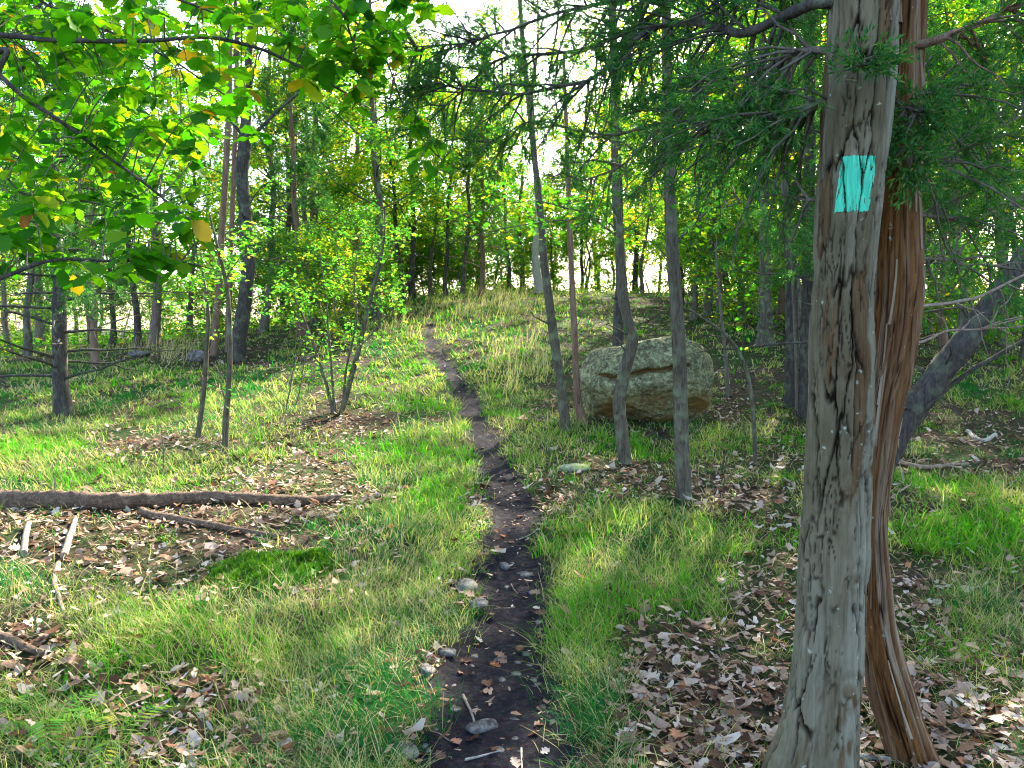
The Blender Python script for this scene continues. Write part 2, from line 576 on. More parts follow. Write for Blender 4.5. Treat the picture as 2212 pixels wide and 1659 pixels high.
M['stone'] = rock_mat('trail_stone', (0.075, 0.07, 0.072), (0.15, 0.14, 0.135), (0.19, 0.18, 0.17))
M['mossy'] = rock_mat('mossy_stone', (0.17, 0.18, 0.14), (0.26, 0.28, 0.2), (0.30, 0.36, 0.24), moss=0.8)
M['front_bark'] = hero_bark_mat('plated_grey_bark', (0.092, 0.078, 0.047), (0.145, 0.124, 0.083), (0.098, 0.060, 0.032), (0.010, 0.0065, 0.0045), (0.215, 0.205, 0.16))
M['rear_bark'] = hero_bark_mat('shaggy_red_bark', (0.125, 0.060, 0.030), (0.165, 0.095, 0.050), (0.14, 0.066, 0.024), (0.022, 0.011, 0.007), (0.28, 0.225, 0.17))


def paint_mat():
    m, nt, out = mat('blaze_paint')
    tc = nd(nt, 'ShaderNodeTexCoord')
    mp = nd(nt, 'ShaderNodeMapping')
    mp.inputs['Scale'].default_value = (1, 1, 0.12)
    nt.links.new(tc.outputs['Object'], mp.inputs['Vector'])
    n1 = nd(nt, 'ShaderNodeTexNoise', i_Scale=120.0, i_Detail=4.0)
    nt.links.new(mp.outputs[0], n1.inputs['Vector'])
    c = ramp(nt, n1.outputs[0], [(0.25, (0.008, 0.24, 0.155)), (0.5, (0.016, 0.42, 0.26)), (0.75, (0.05, 0.56, 0.37))])
    b = nd(nt, 'ShaderNodeBsdfPrincipled', i_Roughness=0.6)
    nt.links.new(c, b.inputs['Base Color'])
    bp = nd(nt, 'ShaderNodeBump', i_Strength=0.5, i_Distance=0.004)
    nt.links.new(n1.outputs[0], bp.inputs['Height'])
    nt.links.new(bp.outputs[0], b.inputs['Normal'])
    nt.links.new(b.outputs[0], out.inputs['Surface'])
    return m


M['paint'] = paint_mat()

# ------------------------------------------------------------------ ground and trail
def axis(n, a, k, c, lo, hi):
    t = np.linspace(-1, 1, n)
    v = c + a * np.sinh(k * t)
    v[0], v[-1] = lo, hi
    return v


gx = axis(311, 0.55, 9.0, 0.0, -2500, 2500)
gy = axis(371, 0.9, 8.6, 5.0, -2500, 2500)
XX, YY = np.meshgrid(gx, gy)
ZZ = H(XX, YY)
nx, ny = len(gx), len(gy)
ii, jj = np.meshgrid(np.arange(ny - 1), np.arange(nx - 1), indexing='ij')
gq = np.stack([ii * nx + jj, ii * nx + jj + 1, (ii + 1) * nx + jj + 1, (ii + 1) * nx + jj], -1).reshape(-1, 4)
acc = Acc().add(np.stack([XX, YY, ZZ], -1).reshape(-1, 3), gq)
ground = link('ground', acc.mesh('ground', M['ground']))
tag(ground, 'sloping forest floor of brown soil under grass and leaf litter', 'ground', kind='structure')

na = 29
ly = np.concatenate([np.linspace(-2.5, 2, 30), np.linspace(2.03, 9, 330), np.linspace(9.06, TR_END - .05, 200)])
s = np.linspace(-1, 1, na)
cx = np.interp(ly, TRY, TRX)
wd = np.interp(ly, TRY, TRWD)
TX = cx[:, None] + s[None] * wd[:, None] * 1.75
TY = np.repeat(ly[:, None], na, 1)
off = trail_off(TX, TY)
TZ = H(TX, TY) + 0.012 - 0.05 * sstep(0.95, 1.25, off) + 0.010 * fbm(TX * 9, TY * 9, 2.0, 3) * (off < 1.1) - 0.03 * (np.abs(s)[None] > 0.97)
ii, jj = np.meshgrid(np.arange(len(ly) - 1), np.arange(na - 1), indexing='ij')
tq = np.stack([ii * na + jj, ii * na + jj + 1, (ii + 1) * na + jj + 1, (ii + 1) * na + jj], -1).reshape(-1, 4)
trail = link('trail', Acc().add(np.stack([TX, TY, TZ], -1).reshape(-1, 3), tq).mesh('trail', M['trail']))
tag(trail, 'narrow dark dirt footpath winding up the wooded slope', 'path', kind='structure')

# ------------------------------------------------------------------ where grass and litter lie (measured in the photograph, laid on the ground)
LITTER = [(640, 1060, 150, 85, 1.3), (150, 1170, 280, 75, 1.2), (330, 1240, 170, 80, .9), (780, 915, 140, 42, 1.2), (1440, 1430, 110, 90, 1.0),
          (1500, 1570, 240, 110, 1.0), (1600, 1070, 110, 60, .9), (1640, 1260, 90, 90, .7), (2000, 1540, 260, 120, .8), (2140, 945, 120, 35, .9),
          (1165, 890, 55, 40, 1.2), (1380, 1040, 80, 30, .9), (300, 1500, 330, 110, .55), (330, 950, 140, 35, .8), (1560, 900, 60, 40, .9), (1480, 690, 200, 25, .3),
          (380, 775, 90, 22, .9), (880, 1210, 60, 60, .4), (680, 1290, 100, 50, .5), (1120, 1090, 80, 50, 1.0), (1960, 1250, 90, 120, .6), (60, 1400, 100, 50, .8)]
GRASS = [(1260, 1480, 80, 170, 1.3), (1480, 1330, 110, 60, .6), (560, 1330, 150, 50, .5), (940, 1110, 110, 130, 1.5), (830, 1000, 100, 60, 1.2), (820, 1330, 150, 110, 1.3), (1330, 1190, 150, 110, 1.2), (1290, 1560, 110, 110, 1.3),
         (1250, 1380, 90, 90, 1.1), (900, 890, 90, 50, 1.2), (860, 800, 70, 80, 1.3), (1090, 830, 110, 110, 1.3), (1130, 930, 60, 50, 1.4), (480, 890, 200, 70, 1.1),
         (100, 980, 150, 50, 1.3), (600, 1400, 150, 70, .8), (2100, 1350, 120, 130, 1.1), (2080, 1170, 120, 80, 1.0), (680, 1490, 130, 90, .9), (260, 1370, 150, 60, 1.0),
         (1430, 960, 220, 50, 1.0), (1000, 660, 260, 60, 1.4), (200, 830, 280, 50, .9), (1600, 640, 120, 60, 1.0), (60, 1240, 90, 35, 1.1), (1560, 1120, 100, 60, .8), (150, 1570, 200, 80, .6),
         (2120, 830, 120, 50, .9), (1500, 1230, 120, 100, .9), (500, 1010, 220, 35, .9)]


def field(px, py, zones):
    r = 0
    for (x, y, rx, ry, w) in zones:
        r = r + w * np.exp(-(((px - x) / rx) ** 2 + ((py - y) / ry) ** 2))
    return r


def densities(x, y):
    z = base_h(x, y)
    px, py = project(x, y, z)
    n = fbm(x * 1.1 + 20, y * 1.1, 5.5, 4)
    g = field(px, py, GRASS)
    l = field(px, py, LITTER)
    grass = np.clip(0.42 + 0.6 * n + 0.75 * g - 0.85 * l, 0.10, 1)
    litter = np.clip(0.42 - 0.4 * n - 0.35 * g + 0.9 * l, 0.05, 1)
    t = trail_off(x, y)
    return grass * sstep(0.70, 1.2, t), litter, t


def scatter(n, y0, y1, umax=0.86, power=1.0):
    """Points over the ground in the wedge ahead of the camera."""
    r = RNG.random(n)
    y = y0 * (y1 / y0) ** (r ** power)
    u = RNG.uniform(-umax, umax, n)
    x = u * (y + 1.2)
    return x, y


# ------------------------------------------------------------------ grass
def blades(base, az, L, lean, width, droop, fine=False):
    n = len(base)
    d = np.stack([np.cos(az), np.sin(az), np.zeros(n)], -1)
    sd = np.stack([-np.sin(az), np.cos(az), np.zeros(n)], -1)
    tw = RNG.uniform(-0.6, 0.6, n)
    sd = sd * np.cos(tw)[:, None] + d * np.sin(tw)[:, None]

    def pt(t):
        return base + d * (L * lean * (t ** 1.3))[:, None] + np.array([0, 0, 1.0]) * (L * (t * np.sqrt(np.clip(1 - lean * lean * .8, .08, 1)) - droop * t * t))[:, None]
    one = np.ones(n)
    w = width[:, None]
    if fine:
        p0, p1, p2, p3 = pt(0 * one), pt(.4 * one), pt(.75 * one), pt(one)
        V = np.stack([p0 - sd * w * .5, p0 + sd * w * .5, p1 - sd * w * .45, p1 + sd * w * .45, p2 - sd * w * .3, p2 + sd * w * .3, p3], 1)
        i = np.arange(n)[:, None] * 7
        q = np.concatenate([i + np.array([[0, 1, 3, 2]]), i + np.array([[2, 3, 5, 4]])])
        return V.reshape(-1, 3), q, i + np.array([[4, 5, 6]])
    p0, p1, p2 = pt(0 * one), pt(.55 * one), pt(one)
    V = np.stack([p0 - sd * w * .5, p0 + sd * w * .5, p1 - sd * w * .42, p1 + sd * w * .42, p2], 1)
    i = np.arange(n)[:, None] * 5
    q = i + np.array([[0, 1, 3, 2]])
    t = i + np.array([[2, 3, 4]])
    return V.reshape(-1, 3), q, t


def grow_grass():
    acc = Acc()
    for (nt, y0, y1, nb, w0) in ((12500, 1.9, 5.0, 15, .0028), (17000, 5.0, 12.0, 11, .0047), (20000, 12.0, 36.0, 7, .015)):
        x, y = scatter(nt, y0, y1)
        g, l, t = densities(x, y)
        k = RNG.random(nt) < g
        x, y, g = x[k], y[k], g[k]
        m = len(x)
        hue = np.clip(0.22 + 0.34 * fbm(x * .8 + 4, y * .8, 2.2, 3) + RNG.normal(0, .10, m), 0.0, 0.66)
        size = (0.045 + 0.06 * g) * RNG.lognormal(0, .42, m) * (1 + 0.35 * sstep(10, 24, y))
        lz = fbm(x * .5 + 9, y * .5, 7.2, 2) * 3.0 + 2.4
        rep = np.repeat(np.arange(m), nb)
        N = len(rep)
        spread = RNG.normal(0, 1, (N, 2)) * (0.028 + 0.04 * size[rep])[:, None] * 1.4
        bx, by = x[rep] + spread[:, 0], y[rep] + spread[:, 1]
        base = np.stack([bx, by, H(bx, by) - 0.004], -1)
        az = np.where(RNG.random(N) < .22, lz[rep] + RNG.normal(0, .6, N), RNG.uniform(0, 2 * np.pi, N))
        L = size[rep] * RNG.uniform(.6, 1.5, N)
        lean = RNG.uniform(.45, 1.0, N)
        wd = w0 * RNG.uniform(.7, 1.4, N) * (1 + 0.5 * (y[rep] / y1) * (y1 > 5.1))
        fine = y1 < 5.1
        V, q, t = blades(base, az, L, lean, wd, RNG.uniform(.15, .6, N) * lean, fine)
        dry = RNG.random(N) < 0.055
        rr = np.where(dry, RNG.uniform(.78, .99, N), np.clip(hue[rep] + RNG.normal(0, .07, N), 0, .70))
        acc.add(V, q, t, rnd=np.repeat(rr, 7 if fine else 5))
    o = link('grass', acc.mesh('grass', M['grass'], smooth=False))
    tag(o, 'fine bladed green woodland grass covering the slope in tufts', 'grass', kind='stuff')

    # tall pale grass on the crest beside the trail, and flattened straw in the clearings
    acc = Acc()
    parts = []
    for (px, py, rx, ry, cnt) in ((1080, 640, 150, 45, 60), (1010, 640, 100, 40, 20), (870, 680, 70, 35, 18), (1130, 760, 90, 70, 30), (345, 740, 90, 20, 25)):
        for _ in range(cnt):
            a, b = RNG.normal(0, .5, 2)
            p = ground_hit(px + a * rx, py + b * ry + 25)
            if p is not None:
                parts.append(p[:2])
    parts = np.array(parts)
    parts = parts[trail_off(parts[:, 0], parts[:, 1]) > 1.1]
    rep = np.repeat(np.arange(len(parts)), 8)
    N = len(rep)
    bx = parts[rep, 0] + RNG.normal(0, .10, N)
    by = parts[rep, 1] + RNG.normal(0, .10, N)
    V, q, t = blades(np.stack([bx, by, H(bx, by)], -1), RNG.normal(.3, .8, N), RNG.uniform(.25, .75, N), RNG.uniform(.1, .8, N), np.full(N, .009), RNG.uniform(0, .2, N))
    acc.add(V, q, t, rnd=np.repeat(RNG.random(N), 5))
    x, y = scatter(34000, 1.9, 16)
    g, l, tt = densities(x, y)
    k = (RNG.random(len(x)) < 0.26 * (1 - .6 * g)) & (tt > 1.0)
    x, y = x[k], y[k]
    N = len(x)
    V, q, t = blades(np.stack([x, y, H(x, y) + .006], -1), RNG.uniform(0, 6.3, N), RNG.uniform(.06, .2, N), RNG.uniform(.9, 1.0, N), .0022 + .0005 * y * RNG.random(N), RNG.uniform(.15, .3, N))
    acc.add(V, q, t, rnd=np.repeat(RNG.random(N), 5))
    o = link('dry_grass', acc.mesh('dry_grass', M['straw'], smooth=False))
    tag(o, 'straw coloured dry grass standing on the crest and lying between green tufts', 'grass', kind='stuff')


grow_grass()


# ------------------------------------------------------------------ leaf litter
def litter():
    acc = Acc()
    for (n, y0, y1, grow) in ((30000, 1.9, 5.5, 1.0), (38000, 5.5, 14.0, 1.15), (18000, 14.0, 34.0, 1.7)):
        x, y = scatter(n, y0, y1)
        g, l, t = densities(x, y)
        k = RNG.random(n) < np.where(t < 1.0, 0.10 + .25 * l * (y > 4.5), l)
        x, y, t = x[k], y[k], t[k]
        N = len(x)
        L = np.clip(RNG.lognormal(math.log(.024), .42, N), .009, .055) * grow * np.where(t < 1, .6, 1)
        Wd = L * RNG.uniform(.28, .5, N)
        az = RNG.uniform(0, 2 * np.pi, N)
        ux = np.stack([np.cos(az), np.sin(az), RNG.normal(0, .28, N)], -1)
        vx = np.stack([-np.sin(az), np.cos(az), RNG.normal(0, .35, N)], -1)
        c = np.stack([x, y, H(x, y) + RNG.uniform(.006, .03, N)], -1)
        curl = RNG.uniform(-.5, .9, N) * L
        V = []
        m = 9 if y0 < 3 else 6
        for k_ in range(m):
            an = 2 * np.pi * (k_ + .25) / m
            rad = RNG.uniform(.55, 1.25, N) * (1.0 if k_ % 2 else .8)
            a, b = np.cos(an) * rad, np.sin(an) * rad
            V.append(c + ux * (a * L)[:, None] + vx * (b * Wd * 1.15)[:, None] + np.array([0, 0, 1.0]) * ((.2 + .7 * a * a + .25 * RNG.normal(0, 1, N)) * curl * .6)[:, None])
        V.append(c - np.array([0, 0, 1.0]) * (curl * .12)[:, None])
        V = np.stack(V, 1)
        i = np.arange(N)[:, None, None] * (m + 1)
        tr = i + np.array([[[k_, (k_ + 1) % m, m] for k_ in range(m)]])
        rr = np.clip(RNG.beta(1.5, 1.7, N), 0, .995)
        acc.add(V.reshape(-1, 3), None, tr.reshape(-1, 3), rnd=np.repeat(rr, m + 1))
    o = link('leaf_litter', acc.mesh('leaf_litter', M['litter'], smooth=False))
    tag(o, 'brown and pale fallen leaves carpeting the forest floor', 'leaf litter', kind='stuff')


litter()


def leaf_shape(kind, seed, L=1.0):
    """A leaf of length 1 along +X: outline strips on both sides of the midrib, folded and curled."""
    r = np.random.default_rng(seed)
    n = 11
    t = np.linspace(0, 1, n)
    if kind == 'oak':
        w = 0.30 * np.sin(np.pi * t ** 0.85) ** 0.8 * (1 + 0.45 * np.cos(t * 2 * np.pi * 3.5 + r.uniform(0, 1)))
        w = np.clip(w, .015, None)
    else:
        w = 0.27 * np.sin(np.pi * np.clip(t, 0, 1) ** 1.35) ** 0.75 + 0.004
        w = w * (1 + 0.10 * np.cos(np.arange(n) * np.pi))
    w[0] = w[-1] = 0.008
    curl = r.uniform(-.35, .6) if kind == 'oak' else r.uniform(.1, .35)
    fold = r.uniform(.1, .8) if kind == 'oak' else r.uniform(.15, .4)
    bend = r.uniform(-.25, .25)
    x = t - 0.0
    yc = bend * (t - .5) ** 2
    z = -curl * (t - .3) ** 2 * (1 if kind != 'oak' else -1)
    wob = 0.03 * r.normal(size=n)
    Lf = np.stack([x + .05 * w, yc + w, z + fold * w * .6 + wob], -1)
    Rt = np.stack([x - .05 * w, yc - w, z + fold * w * .6 - wob], -1)
    Mi = np.stack([x, yc, z], -1)
    V = np.concatenate([Lf, Mi, Rt])
    i = np.arange(n - 1)
    q = np.concatenate([np.stack([n + i, n + i + 1, i + 1, i], -1), np.stack([2 * n + i, 2 * n + i + 1, n + i + 1, n + i], -1)])
    return V * L, q


OAK = []
for s_ in range(7):
    V, q = leaf_shape('oak', 40 + s_)
    OAK.append(Acc().add(V, q).mesh('oak_leaf', M['litter'], smooth=True))


def where(px, py):
    if px > 1600:
        return 'around the two cedar trunks'
    if px > 1180 and py > 1280:
        return 'between the trail and the blazed trunk'
    if px > 1180:
        return 'on the slope below the boulder'
    if px < 800 and py < 1180:
        return 'around the long log'
    if px < 800 and py < 1350:
        return 'around the moss cushions'
    if px < 800:
        return 'in the rough grass with the ferns'
    return 'along the grassy trail edge'


def place_leaf(x, y, L, label, group, tilt=.25, lift=.012, me=None):
    o = link('fallen_leaf', me or OAK[RNG.integers(len(OAK))])
    o.scale = (L, L, L)
    o.rotation_euler = (RNG.normal(0, tilt), RNG.normal(0, tilt), RNG.uniform(0, 6.28))
    z = float(H(x, y)) + lift
    if trail_off(np.array(x), np.array(y)) < 1:
        z += .014
    o.location = (float(x), float(y), z)
    return tag(o, label, 'leaf', group)


def individual_leaves():
    n = 0
    while n < 55:
        px, py = RNG.uniform(900, 1250), RNG.uniform(1000, 1655)
        p = ground_hit(px, py)
        if p is None or trail_off(p[0], p[1]) > 0.95 or p[1] < 2.4:
            continue
        place_leaf(p[0], p[1], RNG.uniform(.035, .075), 'dry tan fallen leaf lying on the dark trail soil', 'fallen leaves on the trail', .2, .008)
        n += 1
    n = 0
    while n < 210:
        px, py = RNG.uniform(0, 2212), 1010 + 650 * RNG.random() ** .8
        p = ground_hit(px, py)
        if p is None or p[1] < 2.2:
            continue
        g, l, t = densities(np.array([p[0]]), np.array([p[1]]))
        if t[0] < 1.2 or RNG.random() > l[0]:
            continue
        place_leaf(p[0], p[1], RNG.uniform(.045, .09), 'large dry curled oak leaf lying ' + where(px, py), 'large oak leaves ' + where(px, py), .35, .03)
        n += 1


individual_leaves()
for (px, py, L, lab, tl) in ((385, 1405, .15, 'large reddish brown curled leaf caught in grass below the log', .5),
                             (820, 1596, .10, 'orange brown fallen leaf in grass beside the trail', .3),
                             (950, 1590, .085, 'pale crumpled leaf at the edge of the trail below the flat stone', .4)):
    p = G(px, py)
    o = place_leaf(p[0], p[1], L, lab, None, tl, .035)

# ------------------------------------------------------------------ moss cushion
def moss_patch(px, py, rx, ry, label):
    p = G(px, py)
    root = p.copy()
    n = 4500
    a = RNG.uniform(0, 2 * np.pi, n)
    r = np.sqrt(RNG.random(n)) * (1 + 0.55 * pn(np.cos(a) * 1.5 + px, np.sin(a) * 1.5, .3) + .3 * pn(np.cos(a) * 5 + px, np.sin(a) * 5, .9)) * np.where(RNG.random(n) < .2, 1.25, 1.0)
    x = p[0] + rx * r * np.cos(a)
    y = p[1] + ry * r * np.sin(a)
    dome = np.clip(1 - r ** 2, 0, 1) ** .5
    z = H(x, y) + 0.045 * dome * (1 + .9 * fbm(x * 9, y * 9, 1, 2))
    c = np.stack([x, y, z], -1)
    az = RNG.uniform(0, 6.28, n)
    V, q, t = blades(c - np.array([0, 0, .018]), az, RNG.uniform(.022, .045, n), RNG.uniform(.1, .9, n), RNG.uniform(.006, .011, n), np.zeros(n))
    acc = Acc().add(V, q, t, rnd=np.repeat(np.clip(.5 + .35 * fbm(x * 14, y * 14, 3, 2) + RNG.normal(0, .1, n), 0, .99), 5))
    # the solid cushion under the tips
    aa = np.linspace(0, 2 * np.pi, 40, endpoint=False)
    rings = []
    for rr in np.linspace(.85, 0.02, 10):
        xx = p[0] + rx * rr * np.cos(aa)
        yy = p[1] + ry * rr * np.sin(aa)
        rings.append(np.stack([xx, yy, H(xx, yy) - .014 + .045 * np.sqrt(max(0, 1 - rr ** 2)) * (1 + .9 * fbm(xx * 9, yy * 9, 1, 2))], -1))
    Vr = np.concatenate(rings)
    i, j = np.meshgrid(np.arange(9), np.arange(40), indexing='ij')
    qq = np.stack([i * 40 + j, i * 40 + (j + 1) % 40, (i + 1) * 40 + (j + 1) % 40, (i + 1) * 40 + j], -1).reshape(-1, 4)
    acc.add(Vr, qq, rnd=np.full(len(Vr), .15))
    o = link('moss_cushion', acc.mesh('moss_cushion', M['moss'], smooth=False, origin=root), None, root)
    tag(o, label, 'moss')


moss_patch(575, 1232, .36, .36, 'bright green rounded moss cushion among dry leaves below the log')
moss_patch(665, 1215, .17, .22, 'small green moss cushion touching the edge of the larger one')

# ------------------------------------------------------------------ rocks
def ico(n):
    import bmesh
    bm = bmesh.new()
    bmesh.ops.create_icosphere(bm, subdivisions=n, radius=1.0)
    V = np.array([v.co[:] for v in bm.verts])
    T = np.array([[v.index for v in f.verts] for f in bm.faces])
    bm.free()
    return V, T


ICO3, ICO6 = ico(3), ico(6)


def facet(V, n, seed, lo=.62, hi=.95):
    """Cut a round body by random planes."""
    r = np.random.default_rng(seed)
    W = V.copy()
    for _ in range(n):
        nn = r.normal(0, 1, 3)
        nn /= np.linalg.norm(nn)
        d = r.uniform(lo, hi)
        k = np.clip(W @ nn - d, 0, None)
        W = W - nn * (k * .92)[:, None]
    return W


def stone(px, py, sx, sy, sz, label, m='stone', group=None, sink=.35, seed=None):
    p = G(px, py)
    V, T = ICO3
    sd = RNG.uniform(0, 90) if seed is None else seed
    d = 1 + .28 * pn(V[:, 0] * 1.1 + sd, V[:, 1] * 1.1, V[:, 2] * 1.1) + .10 * pn(V[:, 0] * 3 + sd, V[:, 1] * 3, V[:, 2] * 3)
    W = facet(V * d[:, None], 12, int(sd * 10))
    W = W * np.array([sx, sy, sz])
    a = RNG.uniform(0, 3.1)
    W = np.stack([W[:, 0] * math.cos(a) - W[:, 1] * math.sin(a), W[:, 0] * math.sin(a) + W[:, 1] * math.cos(a), W[:, 2]], -1) if sx < .2 else W
    me = Acc().add(W, None, T, rust=0.0).mesh('stone', M[m], smooth=True)
    o = link('stone', me, None, p + np.array([0, 0, sz * (1 - sink) - .01 + (.012 if trail_off(p[0], p[1]) < 1 else 0)]))
    return tag(o, label, 'stone', group)


stone(962, 1402, .055, .035, .022, 'flat grey stone at the trail edge, the upper of two side by side')
stone(922, 1446, .05, .034, .022, 'flat grey stone at the trail edge, the lower of two side by side')
stone(1040, 1545, .075, .045, .022, 'pale tan flat stone half buried in the trail between dry leaves')
stone(1005, 1268, .10, .06, .04, 'long grey rock lying in the grassy bank of the trail')
stone(1032, 1310, .055, .05, .035, 'round grey stone at the trail edge below the long rock')
stone(1135, 1225, .06, .04, .02, 'flat greenish stone set in the middle of the trail')
stone(1090, 1210, .05, .03, .025, 'dark stone in the trail beside a pale curled leaf')
stone(870, 1612, .07, .05, .025, 'dark half buried stone in grass beside the lower trail')
stone(1240, 1018, .17, .14, .055, 'low mossy pale green rock in grass near the crooked sapling', 'mossy')
stone(432, 782, .22, .18, .16, 'pale angular rock on the slope beside the forked dark trunk', 'stone')
stone(300, 770, .25, .16, .10, 'low weathered rock in grass on the far bank', 'stone')
for i in range(46):
    while True:
        px, py = RNG.uniform(900, 1230), RNG.uniform(1130, 1650)
        p = ground_hit(px, py)
        if p is not None and trail_off(p[0], p[1]) < .9:
            break
    s0 = RNG.uniform(.008, .022)
    o = stone(px, py, s0 * 1.4, s0, s0 * .6, 'small pebble pressed into the dark trail soil', 'stone', 'pebbles on the trail')
    o.name = 'pebble'
    o['category'] = 'pebble'


def boulder():
    base = G(1395, 925)
    Yc = base[1] + 0.55
    wpx = 270 / FPX * Yc
    root = np.array([at(1393, 900, Yc)[0], Yc, float(H(at(1393, 900, Yc)[0], Yc))])
    V, T = ICO6
    hw, hh, hd = wpx / 2, 0.60, 0.60
    P = np.sign(V) * np.abs(V) ** 0.85
    P = P * (1 + .06 * pn(V[:, 0] * 1.3 + 8, V[:, 1] * 1.3, V[:, 2] * 1.3))[:, None]
    for (nx_, ny_, nz_, dd) in ((-.25, .05, 1, .80), (.35, .3, 1, .93), (-.85, -.3, .55, .84), (-1, -.15, -.2, .93), (0, -1, .35, .83), (.12, -1, -.15, .86), (.8, -.6, .1, .95), (1, .1, .25, .93),
                                (.9, .1, .9, 1.12), (-.5, -.8, .5, .92), (.3, -.8, .75, .95), (-.3, -.7, -.8, .9), (.5, -.75, -.6, .92)):
        nn = np.array([nx_, ny_, nz_]) / math.sqrt(nx_ ** 2 + ny_ ** 2 + nz_ ** 2)
        k = np.clip(P @ nn - dd, 0, None)
        P = P - nn * (k * .93)[:, None]
    P = P * np.array([hw, hd, hh]) * 1.06
    x, y, z = P[:, 0] / hw, P[:, 1] / hd, P[:, 2] / hh
    Z = np.where(z > 0, z * 1.0, z * 0.9) * hh
    X = P[:, 0].copy()
    Y = P[:, 1].copy()
    # undercut along the lower front
    front = sstep(.1, -.6, y)
    Y += front * np.clip(-z + .05, 0, 1) * .32
    # ledge: the upper slab juts out over a dark crack
    crack_z = (.30 + .10 * np.sin(x * 2.2 + .3) + .07 * pn(x * 3, 0 * x, 1.0) + .03 * pn(x * 11, 0 * x, 4.0)) * hh
    inx = sstep(-.9, -.7, x) * (1 - sstep(.5, .62, x))
    dz = Z - crack_z
    groove = np.exp(-(dz / (.020 + .012 * pn(x * 5, 0 * x, 7.0))) ** 2) * inx * front
    slab = sstep(-.01, .03, dz) * (1 - sstep(.05, .30, dz)) * inx * front
    Y += groove * .17 - slab * .055
    # a second short crack and a split at the end
    c2 = np.exp(-((Z - (.10 - .12 * (x - .3)) * hh) / .016) ** 2) * sstep(.1, .25, x) * (1 - sstep(.7, .85, x)) * front
    Y += c2 * .07
    c3 = np.exp(-((x - .66 - .1 * z) / .035) ** 2) * sstep(.0, .4, z)
    nrm = V / np.linalg.norm(V, axis=1)[:, None]
    dn = .022 * fbm(X * 3.5, Y * 3.5, Z * 3.5 + 4, 5) + .014 * fbm(X * 13, Y * 13, Z * 13, 3) - c3 * .07
    facet = 0.0
    Q = np.stack([X, Y, Z], -1) + nrm * (dn + facet)[:, None]
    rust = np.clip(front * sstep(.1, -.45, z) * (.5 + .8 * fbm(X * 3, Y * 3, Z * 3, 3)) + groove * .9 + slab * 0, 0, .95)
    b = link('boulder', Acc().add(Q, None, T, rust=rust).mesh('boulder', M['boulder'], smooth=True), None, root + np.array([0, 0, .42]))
    tag(b, 'large lichen covered boulder with a dark horizontal crack behind slim trunks', 'boulder')
    V, T = ICO3
    d = 1 + .3 * pn(V[:, 0] * 1.3 + 3, V[:, 1] * 1.3, V[:, 2] * 1.3) + .1 * pn(V[:, 0] * 4, V[:, 1] * 4, V[:, 2] * 4 + 2)
    W = np.sign(V) * np.abs(V) ** .7 * d[:, None] * np.array([.26, .3, .42])
    o = link('rear_block', Acc().add(W, None, T, rust=0.1).mesh('rear_block', M['boulder']), b)
    o.location = (hw * .80, .32, .10)
    return b


boulder()

# ------------------------------------------------------------------ leaf and needle masses
def rhomb_leaves(c, L, up=0.55, droop=0.25):
    """Folded leaf of four triangles at each point."""
    n = len(c)
    az = RNG.uniform(0, 2 * np.pi, n)
    u = np.stack([np.cos(az), np.sin(az), RNG.normal(-droop, .35, n)], -1)
    u /= np.linalg.norm(u, axis=1)[:, None]
    nn = RNG.normal(0, 1, (n, 3)) * (1 - up) + np.array([0, 0, up])
    v = np.cross(nn, u)
    v /= np.linalg.norm(v, axis=1)[:, None] + 1e-9
    w = np.cross(u, v)
    Lc = L[:, None]
    fold = RNG.uniform(.02, .16, n)[:, None]
    V = np.stack([c, c + u * Lc * .45 + v * Lc * .27 + w * Lc * fold, c + u * Lc, c + u * Lc * .45 - v * Lc * .27 + w * Lc * fold, ], 1)
    i = np.arange(n)[:, None, None] * 4
    t = i + np.array([[[0, 2, 1], [0, 3, 2]]])
    return V.reshape(-1, 3), t.reshape(-1, 3)


def add_leaves(acc, c, L, **kw):
    V, t = rhomb_leaves(c, L, **kw)
    acc.add(V, None, t, rnd=np.repeat(RNG.random(len(c)), 4))


def add_twiglets(acc, c, dirs, L, w):
    """Narrow flat twiglets, the texture of cedar sprays."""
    n = len(c)
    d = dirs / (np.linalg.norm(dirs, axis=1)[:, None] + 1e-9)
    sd = np.cross(d, RNG.normal(0, 1, (n, 3)))
    sd /= np.linalg.norm(sd, axis=1)[:, None] + 1e-9
    Lc, wc = L[:, None], w[:, None]
    V = np.stack([c, c + d * Lc * .5 + sd * wc, c + d * Lc, c + d * Lc * .5 - sd * wc], 1)
    i = np.arange(n)[:, None, None] * 4
    t = (i + np.array([[[0, 1, 2], [0, 2, 3]]])).reshape(-1, 3)
    acc.add(V.reshape(-1, 3), None, t, rnd=np.repeat(RNG.random(n), 4))


